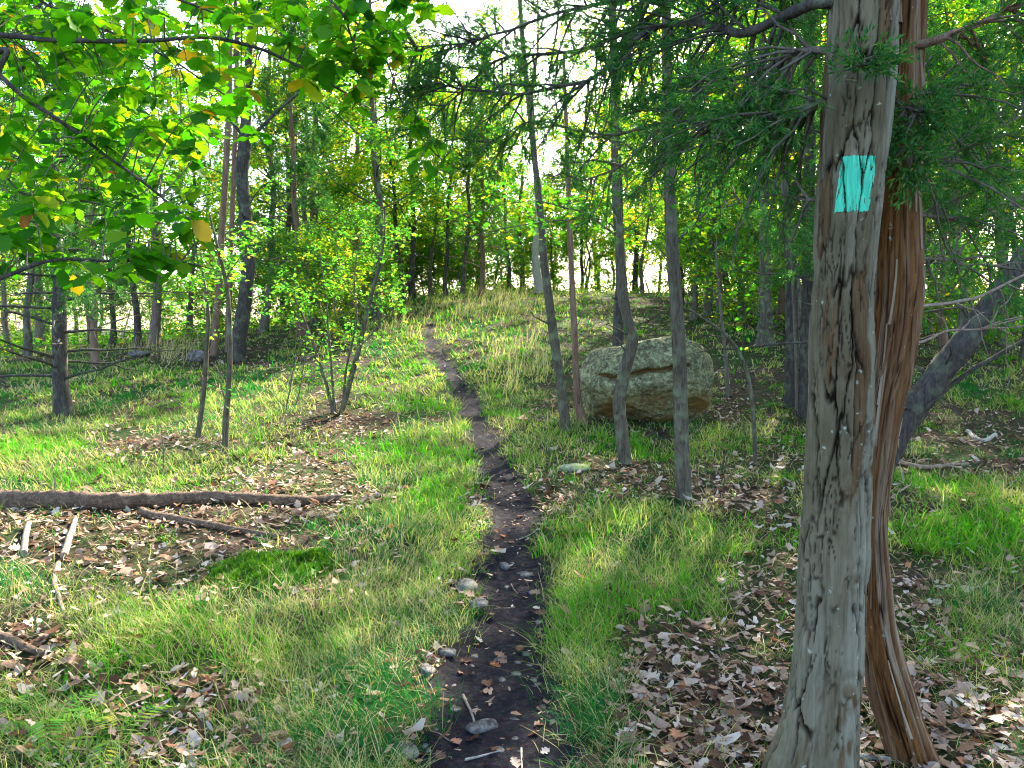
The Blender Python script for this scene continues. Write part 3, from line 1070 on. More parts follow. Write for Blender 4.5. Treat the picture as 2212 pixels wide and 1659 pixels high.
def cedar_foliage(acc, wood, path, n_side, length, sprays, tw=14, size=.05, width=.0045, start=.25, droop=.5, bare=0.0, rwood=.006):
    """Side branchlets with sprays along a limb."""
    P = smooth_path(path, 60)
    for k in range(n_side):
        t = start + (1 - start) * RNG.random()
        i = min(int(t * 59), 57)
        tan = P[i + 1] - P[i]
        tan /= np.linalg.norm(tan)
        side = np.cross(tan, RNG.normal(0, 1, 3))
        side /= np.linalg.norm(side)
        Ls = length * RNG.uniform(.5, 1.2) * (1.1 - .5 * t)
        d = tan * .7 + side * .9 + np.array([0, 0, RNG.normal(-.1, .25)])
        d /= np.linalg.norm(d)
        s_ = np.linspace(0, 1, 6)[:, None]
        br = P[i] + d * Ls * s_ + np.array([0, 0, -droop * Ls * .5]) * s_ ** 2 + RNG.normal(0, .012, (6, 3)) * s_
        V, q = tube(br, np.linspace(rwood, .0015, 6), 4)
        wood.add(V, q)
        if RNG.random() < bare:
            continue
        ns = max(2, int(sprays * RNG.uniform(.6, 1.3)))
        tt = RNG.uniform(.2, 1.0, ns)
        c0 = np.stack([np.interp(tt, s_[:, 0], br[:, a]) for a in range(3)], -1)
        sd = d + RNG.normal(0, .6, (ns, 3))
        sd /= np.linalg.norm(sd, axis=1)[:, None]
        rep = np.repeat(np.arange(ns), tw)
        m = len(rep)
        f = RNG.random(m)
        c = c0[rep] + sd[rep] * (f * size * 2.6)[:, None] + RNG.normal(0, size * .16, (m, 3))
        dr = sd[rep] + RNG.normal(0, .55, (m, 3)) + np.array([0, 0, -.1])
        add_twiglets(acc, c, dr, size * RNG.uniform(.6, 1.3, m), width * RNG.uniform(.7, 1.3, m))


# ------------------------------------------------------------------ kits for the trees of the wood
def kit_broad(seed, height, bole, nlimb, leaves, lsize, rbase, leafm, barkm, spread=1.0):
    global RNG
    keep, RNG = RNG, np.random.default_rng(seed)
    wood, fol = Acc(), Acc()
    zz = np.linspace(-.15, height, 14)
    wob = np.cumsum(RNG.normal(0, .05, (14, 2)), axis=0)
    wob -= wob[1]
    P = np.column_stack([wob, zz])
    R = rbase * (1 - .85 * np.clip(zz / height, 0, 1)) ** .8
    R[0] *= 1.55
    R[1] *= 1.15
    Pd = smooth_path(P, 44)
    Rd = np.interp(np.linspace(0, 13, 44), np.arange(14), R)
    V, q = tube(Pd, Rd, 10, .08, 6, seed)
    wood.add(V, q)
    tot = []
    for k in range(nlimb):
        f = (k + RNG.random()) / nlimb
        h = bole + (height - bole) * f ** .9
        b = np.array([np.interp(h, zz, P[:, 0]), np.interp(h, zz, P[:, 1]), h])
        a = k * 2.4 + RNG.normal(0, .4)
        Ll = spread * (1.1 + 1.5 * math.sin(math.pi * min(.95, .25 + .75 * f))) * RNG.uniform(.7, 1.2)
        d = np.array([math.cos(a), math.sin(a), RNG.uniform(.15, .8)])
        s_ = np.linspace(0, 1, 7)[:, None]
        L_ = b + d * Ll * s_ + np.array([0, 0, .15 * Ll]) * s_ ** 2 + RNG.normal(0, .05, (7, 3)) * s_
        r0 = max(.008, .30 * rbase * (1 - .5 * f))
        V, q = tube(L_, np.linspace(r0, .004, 7), 5)
        wood.add(V, q)
        for m in range(7):
            t = RNG.uniform(.3, 1.0)
            c = np.array([np.interp(t, s_[:, 0], L_[:, a_]) for a_ in range(3)])
            dd = d * .5 + RNG.normal(0, .7, 3)
            dd /= np.linalg.norm(dd)
            l2 = spread * RNG.uniform(.35, .85)
            tw = c + dd * l2 * np.linspace(0, 1, 4)[:, None]
            V, q = tube(tw, np.linspace(.006, .002, 4), 3)
            wood.add(V, q)
            tot.append((c, dd, l2))
    per = max(4, leaves // len(tot))
    for (c, dd, l2) in tot:
        n = int(per * RNG.uniform(.5, 1.5))
        t = RNG.random(n) ** .7
        p = c + dd * (l2 * 1.1 * t)[:, None] + RNG.normal(0, .11 * spread, (n, 3))
        add_leaves(fol, p, lsize * RNG.uniform(.65, 1.25, n))
    RNG = keep
    return wood.mesh('trunk', barkm), fol.mesh('crown', leafm, smooth=False)


def kit_cedar(seed, height, first, nbr, rbase, length, barkm, sprays=14, dead=.9):
    global RNG
    keep, RNG = RNG, np.random.default_rng(seed)
    wood, fol = Acc(), Acc()
    zz = np.linspace(-.15, height, 14)
    wob = np.cumsum(RNG.normal(0, .035, (14, 2)), axis=0)
    wob -= wob[1]
    P = np.column_stack([wob, zz])
    R = rbase * (1 - .92 * np.clip(zz / height, 0, 1))
    R[0] *= 1.4
    Pd = smooth_path(P, 44)
    Rd = np.interp(np.linspace(0, 13, 44), np.arange(14), R)
    V, q = tube(Pd, Rd, 10, .10, 7, seed)
    wood.add(V, q)
    for k in range(nbr):
        f = (k + RNG.random()) / nbr
        h = dead + (height - dead) * f
        b = np.array([np.interp(h, zz, P[:, 0]), np.interp(h, zz, P[:, 1]), h])
        a = k * 2.4 + RNG.normal(0, .5)
        Ll = length * (1.05 - .85 * f) * RNG.uniform(.6, 1.15)
        d = np.array([math.cos(a), math.sin(a), RNG.uniform(-.05, .45)])
        s_ = np.linspace(0, 1, 7)[:, None]
        L_ = b + d * Ll * s_ + np.array([0, 0, -.12 * Ll]) * s_ ** 2 + RNG.normal(0, .04, (7, 3)) * s_
        V, q = tube(L_, np.linspace(.018 * (1.1 - f) + .006, .003, 7), 5)
        wood.add(V, q)
        if h < first:
            cedar_foliage(fol, wood, L_, 5, Ll * .35, 2, tw=4, size=.08, width=.009, start=.2, bare=1.0)
        else:
            cedar_foliage(fol, wood, L_, 8, Ll * .38 + .12, sprays, tw=11, size=.062, width=.0075, start=.15, droop=.3)
    RNG = keep
    return wood.mesh('trunk', barkm), fol.mesh('crown', M['cedar'], smooth=False)


KB = [kit_broad(101, 8.5, 2.0, 18, 7500, .115, .095, M['leaf_green'], M['bark_slim']),
      kit_broad(102, 9.5, 2.4, 20, 8500, .12, .12, M['leaf_green'], M['bark_dark'], 1.15),
      kit_broad(103, 7.0, 1.3, 17, 6500, .105, .075, M['leaf_yellow'], M['bark_slim'], .95),
      kit_broad(104, 8.0, 1.8, 18, 7500, .115, .09, M['leaf_yellow'], M['bark_dark'], 1.05),
      kit_broad(105, 5.0, .6, 16, 6000, .10, .045, M['leaf_green'], M['bark_slim'], .8)]
KC = [kit_cedar(201, 9.0, 2.0, 62, .12, 1.9, M['bark_dark']),
      kit_cedar(202, 8.0, 1.6, 58, .10, 1.7, M['bark_red']),
      kit_cedar(203, 10.0, 3.2, 60, .14, 2.0, M['bark_pine'])]


def tree_copy(name, kit, x, y, scale, label, group, rot=None, lean=0.0):
    root = empty(name, (x, y, float(H(x, y))), label, 'tree', group)
    root.rotation_euler = (RNG.normal(0, .02) + lean, RNG.normal(0, .02) - lean, RNG.uniform(0, 6.28) if rot is None else rot)
    root.scale = (scale,) * 3
    link('trunk', kit[0], root)
    link('crown', kit[1], root)
    return root


LB = {0: ('broadleaf_tree', 'slender grey barked broadleaf tree with loose green crown', 'green broadleaf trees of the wood'),
      1: ('broadleaf_tree', 'taller dark barked broadleaf tree with green crown', 'dark barked green trees of the wood'),
      2: ('broadleaf_tree', 'small grey barked tree with yellowing crown', 'yellowing trees of the wood'),
      3: ('broadleaf_tree', 'dark barked tree with yellow green crown', 'dark barked yellow green trees of the wood'),
      4: ('young_tree', 'young low branching tree with thin stem and green leaves', 'young trees of the wood')}
LC = {0: ('cedar_tree', 'cedar with brown trunk, bare lower branches and dark green sprays', 'brown trunked cedars of the wood'),
      1: ('cedar_tree', 'small cedar with reddish trunk and dark green sprays', 'reddish cedars of the wood'),
      2: ('cedar_tree', 'tall straight cedar with long bare trunk below dark sprays', 'tall bare trunked cedars of the wood')}

# trunks whose feet the photograph shows: pixel of the foot, width of the trunk in pixels, kind
SEEN = [(18, 762, 13, 'C2', 'thin straight cedar at the outer end of the bank stand'),
        (62, 775, 16, 'B0', 'pale thin trunk beside the dark cedar with curved twigs'),
        (205, 792, 17, 'C1', 'reddish cedar just behind the dark cedar with curved twigs'),
        (300, 757, 14, 'B3', 'thin dark trunk alone on the upper bank'),
        (337, 742, 21, 'C2', 'stout straight cedar where the sunlit bank meets the wood'),
        (245, 745, 12, 'B1', 'thin dark trunk between the twiggy cedar and the upper bank'),
        (575, 716, 16, 'B2', 'thin yellowing tree next to the dark forked trunk'),
        (612, 700, 14, 'B3', 'dark thin tree second from the forked trunk towards the trail'),
        (650, 726, 19, 'C1', 'reddish cedar behind the many stemmed shrub'),
        (675, 700, 14, 'B2', 'small yellowing tree close behind the reddish cedar by the shrub'),
        (815, 690, 18, 'B0', 'grey trunk at the trailside just above the many stemmed shrub'),
        (868, 652, 11, 'B3', 'dark yellow green tree at the crest where the trail ends'),
        (890, 648, 13, 'B1', 'stouter dark tree at the crest beside the trail end'),
        (930, 640, 9, 'B2', 'thin yellowing stem at the crest straight above the trail'),
        (962, 634, 9, 'B3', 'dark thin stem at the crest next to the yellowing one'),
        (1000, 628, 10, 'B0', 'slender grey tree standing in the tall crest grass'),
        (1040, 624, 12, 'C1', 'thin reddish cedar at the back of the tall crest grass'),
        (1100, 628, 9, 'B3', 'dark thin stem between the crest grass and the pale bluish trunk'),
        (1500, 690, 10, 'B0', 'thin grey tree on the slope straight above the boulder'),
        (1556, 668, 14, 'C1', 'reddish cedar on the slope above the thin dark sapling'),
        (1600, 690, 12, 'B2', 'small yellowing tree above the arching sapling'),
        (1690, 690, 20, 'C1', 'stout reddish cedar behind the trunk with flared foot'),
        (2035, 745, 17, 'C1', 'reddish cedar standing behind the steeply leaning trunk'),
        (2160, 740, 14, 'B3', 'dark yellow green tree behind the sunny clearing'),
        (2090, 720, 12, 'B2', 'small yellowing tree behind the sunny clearing'),
        (120, 735, 10, 'B1', 'thin dark trunk behind the twiggy cedar'),
        (165, 740, 12, 'B3', 'dark yellow green tree between the twiggy and reddish cedars'),
        (410, 728, 12, 'B0', 'slender grey tree at the foot of the paler twin trunk')]
for (px, py, w, k, own) in SEEN:
    p = G(px, py)
    kit = (KB if k[0] == 'B' else KC)[int(k[1])]
    nm, lab, grp = (LB if k[0] == 'B' else LC)[int(k[1])]
    rk = {'B0': .095, 'B1': .12, 'B2': .075, 'B3': .09, 'B4': .045, 'C0': .12, 'C1': .10, 'C2': .14}[k]
    sc_ = np.clip(w / FPX * p[1] / 2 / rk, .7, 1.5)
    tree_copy(nm, kit, p[0], p[1], float(sc_), own, None)

# the rest of the wood: behind the crest, to both sides and towards the sun
taken = []
SHORT = {'B0': 'slender grey green leaved tree', 'B1': 'tall dark barked green leaved tree', 'B2': 'small grey barked yellowing tree', 'B3': 'dark barked yellow green tree', 'B4': 'young low branching green tree',
         'C0': 'cedar with bare lower branches', 'C1': 'small reddish barked cedar', 'C2': 'tall cedar with long bare trunk'}
NAMES = {'B0': 'green leaved trees', 'B1': 'tall dark trees', 'B2': 'yellowing trees', 'B3': 'yellow green trees', 'B4': 'young trees', 'C0': 'branchy cedars', 'C1': 'reddish cedars', 'C2': 'tall cedars'}


def wood(n, y0, y1, u0, u1, kinds, smin=.8, smax=1.25, gap=1.6, where='wood'):
    c = 0
    for _ in range(n * 30):
        if c >= n:
            break
        y = RNG.uniform(y0, y1)
        x = RNG.uniform(u0, u1) * y
        if any((x - a) ** 2 + (y - b) ** 2 < gap * gap for a, b in taken):
            continue
        if trail_off(np.array(x), np.array(y)) < 6 and y < TR_END + 3:
            continue
        taken.append((x, y))
        k = kinds[RNG.integers(len(kinds))]
        kit = (KB if k[0] == 'B' else KC)[int(k[1])]
        nm, lab, grp = (LB if k[0] == 'B' else LC)[int(k[1])]
        tree_copy(nm, kit, x, y, float(RNG.uniform(smin, smax)), SHORT[k] + ' in the ' + where, NAMES[k] + ' in the ' + where)
        c += 1


wood(20, 31, 44, -.62, .62, ['B2', 'B3', 'B0', 'B4', 'B3'], where='belt of trees just past the crest')
wood(17, 26, 40, -.72, -.15, ['C2', 'B2', 'B0', 'B3', 'B2'], where='stand behind the sunlit bank')
wood(20, 20, 36, .16, .75, ['C1', 'B2', 'B3', 'B0', 'B3', 'B2'], where='stand uphill of the boulder')
wood(6, 13, 20, .34, .75, ['C1', 'B2', 'B0'], where='clearing behind the two cedar trunks')
wood(8, 44, 62, -.7, .7, ['B1', 'B3', 'B1', 'B2'], 1.1, 1.6, where='tall rear of the wood')
wood(24, 32, 46, -.30, .34, ['B4', 'B4', 'B2'], .8, 1.2, 1.1, where='thicket closing the view beyond the crest')
# beyond the picture's right edge, between it and the sun
for (x, y, k, s_) in ((6.4, 5.2, 'C0', 1.0), (8.8, 8.6, 'B1', 1.1), (11.0, 9.5, 'C0', 1.0), (9.6, 11.6, 'C1', 1.0), (5.0, 2.6, 'B0', .9)):
    nm, lab, grp = (LB if k[0] == 'B' else LC)[int(k[1])]
    tree_copy(nm, (KB if k[0] == 'B' else KC)[int(k[1])], x, y, s_, SHORT[k] + ' on the sunny side past the leaning trunk', NAMES[k] + ' past the leaning trunk')

# ------------------------------------------------------------------ the two trunks beside the trail
def cells(th, z, ncol, hrow, seed):
    """Distance to the joint between two neighbouring bark plates, and a number per plate."""
    u = th / (2 * np.pi) * ncol
    v = z / hrow
    iu, iv = np.floor(u), np.floor(v)
    d1 = np.full(np.shape(u), 9.0)
    d2 = np.full(np.shape(u), 9.0)
    idd = np.zeros(np.shape(u))
    for a in (-1, 0, 1):
        for b in (-1, 0, 1):
            cu, cv = np.mod(iu + a, ncol), iv + b
            h1 = (_h(cu, cv, np.full(np.shape(u), int(seed * 10))) % 1000) / 1000.0
            h2 = (_h(cu + 91, cv + 17, np.full(np.shape(u), int(seed * 10))) % 1000) / 1000.0
            dd = np.hypot(iu + a + .15 + .7 * h1 - u, (iv + b + .1 + .8 * h2 - v))
            nearer = dd < d1
            d2 = np.where(nearer, d1, np.minimum(d2, dd))
            idd = np.where(nearer, (h1 * 7.3 + h2 * 3.1) % 1.0, idd)
            d1 = np.where(nearer, dd, d1)
    return d2 - d1, idd


def ring_trunk(pts, Y, top_z, seed, style, nz, nth):
    """pts: (pixel x of the middle, pixel y, width in pixels). Returns a surface function and its arrays."""
    rows = []
    for (px, py, w) in pts:
        p = at(px, py, Y)
        rows.append((p[2], p[0], w / FPX * Y / 2))
    rows = np.array(sorted(rows))
    n = 200
    sm = smooth_path(rows, n)
    o = np.argsort(sm[:, 0])
    sm = sm[o]

    def surf(th, z, extra=0.0):
        cx = np.interp(z, sm[:, 0], sm[:, 1])
        r = np.interp(z, sm[:, 0], sm[:, 2])
        c, s_ = np.cos(th), np.sin(th)
        if style == 'plate':
            tw = th + .10 * pn(c * 3 + seed, s_ * 3, z * 7) + .05 * pn(c * 9, s_ * 9 + seed, z * 22)
            zw = z + .05 * pn(c * 5, s_ * 5 + seed, z * 6) + .012 * pn(c * 15, s_ * 15, z * 30)
            e, tone = cells(tw, zw, 12, .34, seed)
            e2, tone2 = cells(tw + .7, zw + .05, 31, .16, seed + 5)
            opn = sstep(-.35, .25, pn(c * 2.3 + 4, s_ * 2.3 + seed, z * 3.2))
            crack = (1 - sstep(.03, .11, e)) * np.clip(.05 + .95 * opn, 0, 1)
            crack = np.maximum(crack, .7 * (1 - sstep(.03, .13, e2)) * sstep(-.1, .3, pn(c * 3 + 7, s_ * 3, z * 4 + seed)))
            n1 = tone - .5
            peel = sstep(.80, .86, tone + .10 * pn(c * 9, s_ * 9, z * 14)) * .85
            knot = 0
            for (kt, kz, kr) in ((-1.75, 1.42, .05), (-1.25, 1.72, .035), (-1.65, 1.05, .04), (-1.3, .42, .035), (-1.2, .78, .03)):
                dd = ((th - kt) * .105 / kr) ** 2 + ((z - kz) / (kr * 1.3)) ** 2
                knot = knot + np.exp(-dd) * (.9 + .9 * np.sin(np.sqrt(dd) * 6))
            peel = np.clip(peel + .5 * np.clip(knot, 0, 1), 0, 1)
            disp = -.013 * crack - .006 * peel + .008 * knot + .009 * n1 + .004 * (tone2 - .5) + .004 * sstep(.1, .5, e) + .010 * pn(c * 1.2, s_ * 1.2 + seed, z * 2.2) + .0018 * pn(c * 22, s_ * 22, z * 12)
            pale = np.clip(.1 + .35 * n1 + .25 * (tone2 - .5) + .75 * pn(c * 1.1 + .3, s_ * 1.1 + seed, z * .9) + .55 * sstep(-1.35, -.7, th) * sstep(.9, 1.25, z + .45 * (th > -2)), 0, 1) * (1 - peel)  # random pale plates, and bark colour made lighter towards +X
        else:
            n1 = pn(c * 5.0 + seed, s_ * 5.0, z * 1.5 + .3 * pn(c * 2, s_ * 2, z * 4))
            n2 = pn(c * 11 + seed, s_ * 11, z * 3.0)
            crack = (1 - sstep(.02, .12, np.abs(n1))) * sstep(-.2, .2, pn(c * 3, s_ * 3 + seed, z * 3))
            crack = np.maximum(crack, .6 * (1 - sstep(.01, .1, np.abs(n2))))
            peel = sstep(.05, .3, pn(c * 2.2 + 2.5, s_ * 2.2, z * 1.1))
            disp = -.011 * crack + .009 * n1 + .006 * n2 + .003 * pn(c * 17 + seed, s_ * 17, z * 6) - .003 * peel + .014 * pn(c * 1.3 + 3, s_ * 1.3, z * 2.6) + .002 * pn(c * 24, s_ * 24, z * 8)
            pale = np.clip(.1 + .8 * pn(c * 2 + 1.3, s_ * 2, z * .8) + .75 * sstep(-.9, -.2, th), 0, 1)  # random pale streaks, and a lighter bark colour towards +X
        # root flare
        f = np.exp(-np.clip(z - rows[0, 0], 0, 9) / .16)
        lob = 1 + f * (.16 + .22 * np.cos(3 * th + seed))
        R = r * lob + disp * np.clip(r / .1, .5, 1.2) + extra
        return np.stack([cx + R * c, Y + R * s_, z], -1), crack, peel, pale
    z = np.linspace(rows[0, 0], top_z, nz)
    th = np.linspace(-np.pi * 1.5, np.pi * .5, nth, endpoint=False)
    TH, Z = np.meshgrid(th, z)
    V, c, p, w = surf(TH, Z)
    i = np.arange(nz - 1)[:, None]
    j = np.arange(nth)[None]
    k = (j + 1) % nth
    q = np.stack([i * nth + j, i * nth + k, (i + 1) * nth + k, (i + 1) * nth + j], -1).reshape(-1, 4)
    acc = Acc().add(V.reshape(-1, 3), q, crack=c.ravel(), peel=p.ravel(), pale=w.ravel())
    base = np.array([rows[0, 1], Y, rows[0, 0]])
    top = np.array([np.interp(top_z, sm[:, 0], sm[:, 1]), Y, top_z])
    return acc, base, top, surf


def limb(root, base, pts, r0, r1, foliage=None, barkm=None, seg=7, name='branch', label=None):
    """A limb through pixels (px, py, distance), a part of its tree, with its sprays as a sub-part."""
    P = np.array([at(a, b, d - (.12 if root is ft else .22)) for (a, b, d) in pts])
    Pd = smooth_path(P, 12 * len(P))
    wob = np.stack([pn(Pd[:, 0] * 5, Pd[:, 1] * 5, Pd[:, 2] * 5 + 3 * a) for a in range(3)], -1) * .012
    Pd = Pd + wob * np.linspace(0, 1, len(Pd))[:, None] ** .5
    wood_ = Acc()
    V, q = tube(Pd, np.linspace(r0, r1, len(Pd)), seg, .16, 22)
    wood_.add(V, q)
    fol = Acc()
    if foliage:
        cedar_foliage(fol, wood_, Pd, **foliage)
    o = link(name, wood_.mesh(name, barkm or M['twig'], origin=base), root)
    if label:
        o['label'] = label
    if fol.n:
        link('foliage', fol.mesh('foliage', M['cedar'], smooth=False, origin=base), o)
    return o


YF = 2.50
FRONT = [(1866, -120, 136), (1866, 0, 137), (1853, 180, 136), (1841, 350, 133), (1823, 567, 122), (1819, 700, 128), (1818, 823, 133), (1803, 1107, 136), (1793, 1365, 143),
         (1772, 1570, 156), (1760, 1640, 172), (1752, 1700, 185), (1748, 1745, 200)]
acc, fbase, ftop, fsurf = ring_trunk(FRONT, YF, 2.85, 3.7, 'plate', 500, 168)
ft = empty('cedar_tree', fbase, 'grey plated cedar trunk carrying the turquoise painted trail blaze', 'tree')
link('trunk', acc.mesh('trunk', M['front_bark'], origin=fbase), ft)
# blaze: paint on the bark
zz0, zz1 = at(1790, 467, YF)[2], at(1790, 350, YF)[2]
th0, th1 = -np.pi / 2 - math.radians(44), -np.pi / 2 + math.radians(17)
tt = np.linspace(0, 1, 70)
hh = np.linspace(0, 1, 110)
T2, H2 = np.meshgrid(tt, hh)
wav = .02 * pn(T2 * 9, H2 * 0 + 2.2, 1.0) + .018 * pn(T2 * 22, 3.0, 2.0)
Zb = zz0 + (zz1 - zz0) * (H2 + wav * (1 - H2) * 1.6 + wav * .4 * H2)
Tb = th0 + (th1 - th0) * (T2 + .018 * pn(H2 * 9, T2 * 0 + 5, 4.0)) + (H2 - .5) * .09
Vb, cb, pb, wb = fsurf(Tb, Zb, 0.0022)
Vb[..., 0] += 0
i, j = np.meshgrid(np.arange(109), np.arange(69), indexing='ij')
qb = np.stack([i * 70 + j, i * 70 + j + 1, (i + 1) * 70 + j + 1, (i + 1) * 70 + j], -1)
edge = np.minimum(np.minimum(T2, 1 - T2) * 1.0, np.minimum(H2 * 1.4, (1 - H2) * 1.4))
rag = pn(T2 * 34, H2 * 5, 6.6)
keepq = ~((rag > .36) & (edge < .12) & (H2 < .8) | (rag > .5) & (H2 < .45) | (cb > .8) & (edge < .35) | (edge < .012 + .012 * rag) | (cb > .75) & (edge < .2))
qb = qb[keepq[:-1, :-1]]
bl = link('trail_blaze', Acc().add(Vb.reshape(-1, 3), qb.reshape(-1, 4)).mesh('trail_blaze', M['paint'], origin=fbase), ft)
bl['label'] = 'turquoise painted rectangular trail blaze on the bark'
# upper tree
us = link('upper_stem', KC[1][0], ft, (ftop - fbase) + np.array([0, 0, -.25]))
us.scale = (.68, .68, 1)
uc = link('crown', KC[1][1], ft, (ftop - fbase) + np.array([0, 0, -.25]))
F0 = dict(sprays=8, tw=30, size=.027, width=.0023)
limb(ft, fbase, [(1830, 0, 2.62), (1760, 8, 2.62), (1700, 30, 2.7), (1610, 70, 2.8), (1560, 62, 2.9), (1459, 50, 3.1), (1380, 78, 3.3), (1283, 164, 3.5), (1129, 202, 3.8), (1000, 190, 4.0), (900, 170, 4.1)],
     .021, .003, dict(n_side=80, length=.42, start=.18, **F0), M['bark_dark'])
limb(ft, fbase, [(1830, 205, 2.62), (1784, 217, 2.62), (1740, 240, 2.65), (1690, 255, 2.7), (1620, 260, 2.85), (1530, 272, 3.0), (1459, 265, 3.2), (1300, 290, 3.5), (1146, 263, 3.9), (1030, 330, 4.0)],
     .015, .003, dict(n_side=70, length=.42, start=.1, **F0), M['bark_slim'])
limb(ft, fbase, [(1840, -80, 2.62), (1700, -60, 2.8), (1600, -40, 3.0), (1400, -10, 3.4), (1200, 30, 3.8), (1020, 90, 4.2), (870, 100, 4.4)],
     .018, .003, dict(n_side=90, length=.5, start=.1, **F0), M['bark_dark'])
limb(ft, fbase, [(1830, 120, 2.62), (1740, 110, 2.7), (1650, 150, 2.8), (1500, 210, 3.2), (1350, 350, 3.6), (1230, 400, 3.8)],
     .012, .003, dict(n_side=44, length=.4, start=.1, **F0), M['twig'])
limb(ft, fbase, [(1840, -140, 2.62), (1600, -90, 3.1), (1400, 40, 3.6), (1250, 110, 4.0), (1080, 130, 4.4), (960, 230, 4.6), (900, 300, 4.7)],
     .016, .003, dict(n_side=48, length=.5, start=.2, **F0), M['bark_dark'])
limb(ft, fbase, [(1800, 425, 2.6), (1740, 432, 2.7), (1680, 420, 2.8), (1560, 445, 3.0)], .006, .002, dict(n_side=8, length=.25, start=.2, sprays=3, tw=10, size=.035, width=.004), M['twig'])
limb(ft, fbase, [(1840, 160, 2.56), (1855, 150, 2.47), (1865, 148, 2.42)], .004, .002, dict(n_side=8, length=.12, start=.1, sprays=5, tw=16, size=.03, width=.003), M['twig'])

YR = 2.70
REAR = [(1972, -130, 59), (1966, 0, 61), (1957, 180, 67), (1949, 350, 72), (1944, 500, 83), (1943, 620, 95), (1932, 750, 90), (1908, 900, 70), (1884, 1107, 63), (1886, 1250, 67), (1896, 1365, 76), (1925, 1490, 97), (1949, 1570, 99), (1972, 1640, 104), (1990, 1700, 118), (2002, 1745, 130)]
acc, rbase, rtop, rsurf = ring_trunk(REAR, YR, 3.1, 8.3, 'string', 360, 112)
rt = empty('cedar_tree', rbase, 'shaggy reddish brown cedar trunk bulging and bending behind the blazed trunk', 'tree')
link('trunk', acc.mesh('trunk', M['rear_bark'], origin=rbase), rt)
for nm, me in (('upper_stem', KC[1][0]), ('crown', KC[1][1])):
    o = link(nm, me, rt, (rtop - rbase) + np.array([0, 0, -.25]))
    o.scale = (.40, .40, .9) if nm == 'upper_stem' else (.8, .8, .9)
    o.rotation_euler.z = 1.9
# shaggy strips of loose bark
for k in range(34):
    z = RNG.uniform(.25, 2.5)
    th = RNG.uniform(-2.7, -.1)
    hL = RNG.uniform(.08, .3)
    t_ = np.linspace(0, 1, 7)
    lift = .003 + .035 * RNG.random() ** 2 * t_ ** 2
    th_ = th + RNG.normal(0, .12) * t_
    c_, *_ = rsurf(th_, z - hL * t_, lift)
    wv = RNG.uniform(.003, .008)
    a_, *_ = rsurf(th_ + wv / .07, z - hL * t_, lift + .002)
    q_ = np.stack([np.arange(6), np.arange(6) + 1, np.arange(6) + 8, np.arange(6) + 7], -1)
    link('bark_strip', Acc().add(np.concatenate([c_, a_]), q_, crack=0.0, peel=0.0, pale=float(RNG.random())).mesh('bark_strip', M['rear_bark'], origin=rbase), rt)
limb(rt, rbase, [(1955, 100, 2.9), (2000, 92, 2.86), (2050, 75, 2.82), (2130, 45, 2.8), (2212, 5, 2.8), (2350, -60, 2.9)], .017, .006, dict(n_side=26, length=.4, start=.15, **F0), M['bark_red'])
limb(rt, rbase, [(1950, 350, 2.95), (2000, 352, 2.95), (2060, 345, 3.0), (2140, 280, 3.2), (2260, 230, 3.4)], .010, .003, dict(n_side=24, length=.4, start=.2, **F0), M['twig'])
limb(rt, rbase, [(1950, 662, 2.92), (1996, 659, 2.92), (2100, 646, 3.0), (2212, 595, 3.1), (2330, 550, 3.3)], .008, .003, dict(n_side=9, length=.3, start=.1, sprays=2, tw=8, size=.04, width=.004, bare=.8, rwood=.003), M['deadwood'])
limb(rt, rbase, [(1945, 745, 2.92), (1990, 738, 2.92), (2040, 718, 3.0), (2130, 708, 3.1), (2230, 700, 3.2)], .006, .002, dict(n_side=8, length=.3, start=.1, sprays=2, tw=8, size=.04, width=.004, bare=.9, rwood=.003), M['deadwood'])
limb(rt, rbase, [(1950, 205, 2.95), (2010, 195, 3.0), (2100, 185, 3.3), (2260, 150, 3.7)], .009, .003, dict(n_side=24, length=.4, start=.1, **F0), M['twig'])
limb(rt, rbase, [(1950, 455, 2.95), (2020, 470, 3.1), (2100, 470, 3.4), (2250, 420, 3.9)], .008, .003, dict(n_side=22, length=.42, start=.2, **F0), M['twig'])
limb(rt, rbase, [(1945, 560, 2.95), (2030, 560, 3.2), (2120, 575, 3.5), (2260, 560, 4.0)], .006, .002, dict(n_side=22, length=.42, start=.2, sprays=6, tw=18, size=.042, width=.0042, bare=.3), M['twig'])
limb(rt, rbase, [(1950, 250, 2.88), (1960, 235, 2.80), (1975, 260, 2.74)], .004, .002, dict(n_side=16, length=.14, start=.1, sprays=6, tw=18, size=.03, width=.0032), M['twig'])
limb(rt, rbase, [(1950, 330, 2.86), (1958, 318, 2.78), (1966, 340, 2.72)], .004, .002, dict(n_side=12, length=.12, start=.1, sprays=6, tw=18, size=.03, width=.0032), M['twig'])


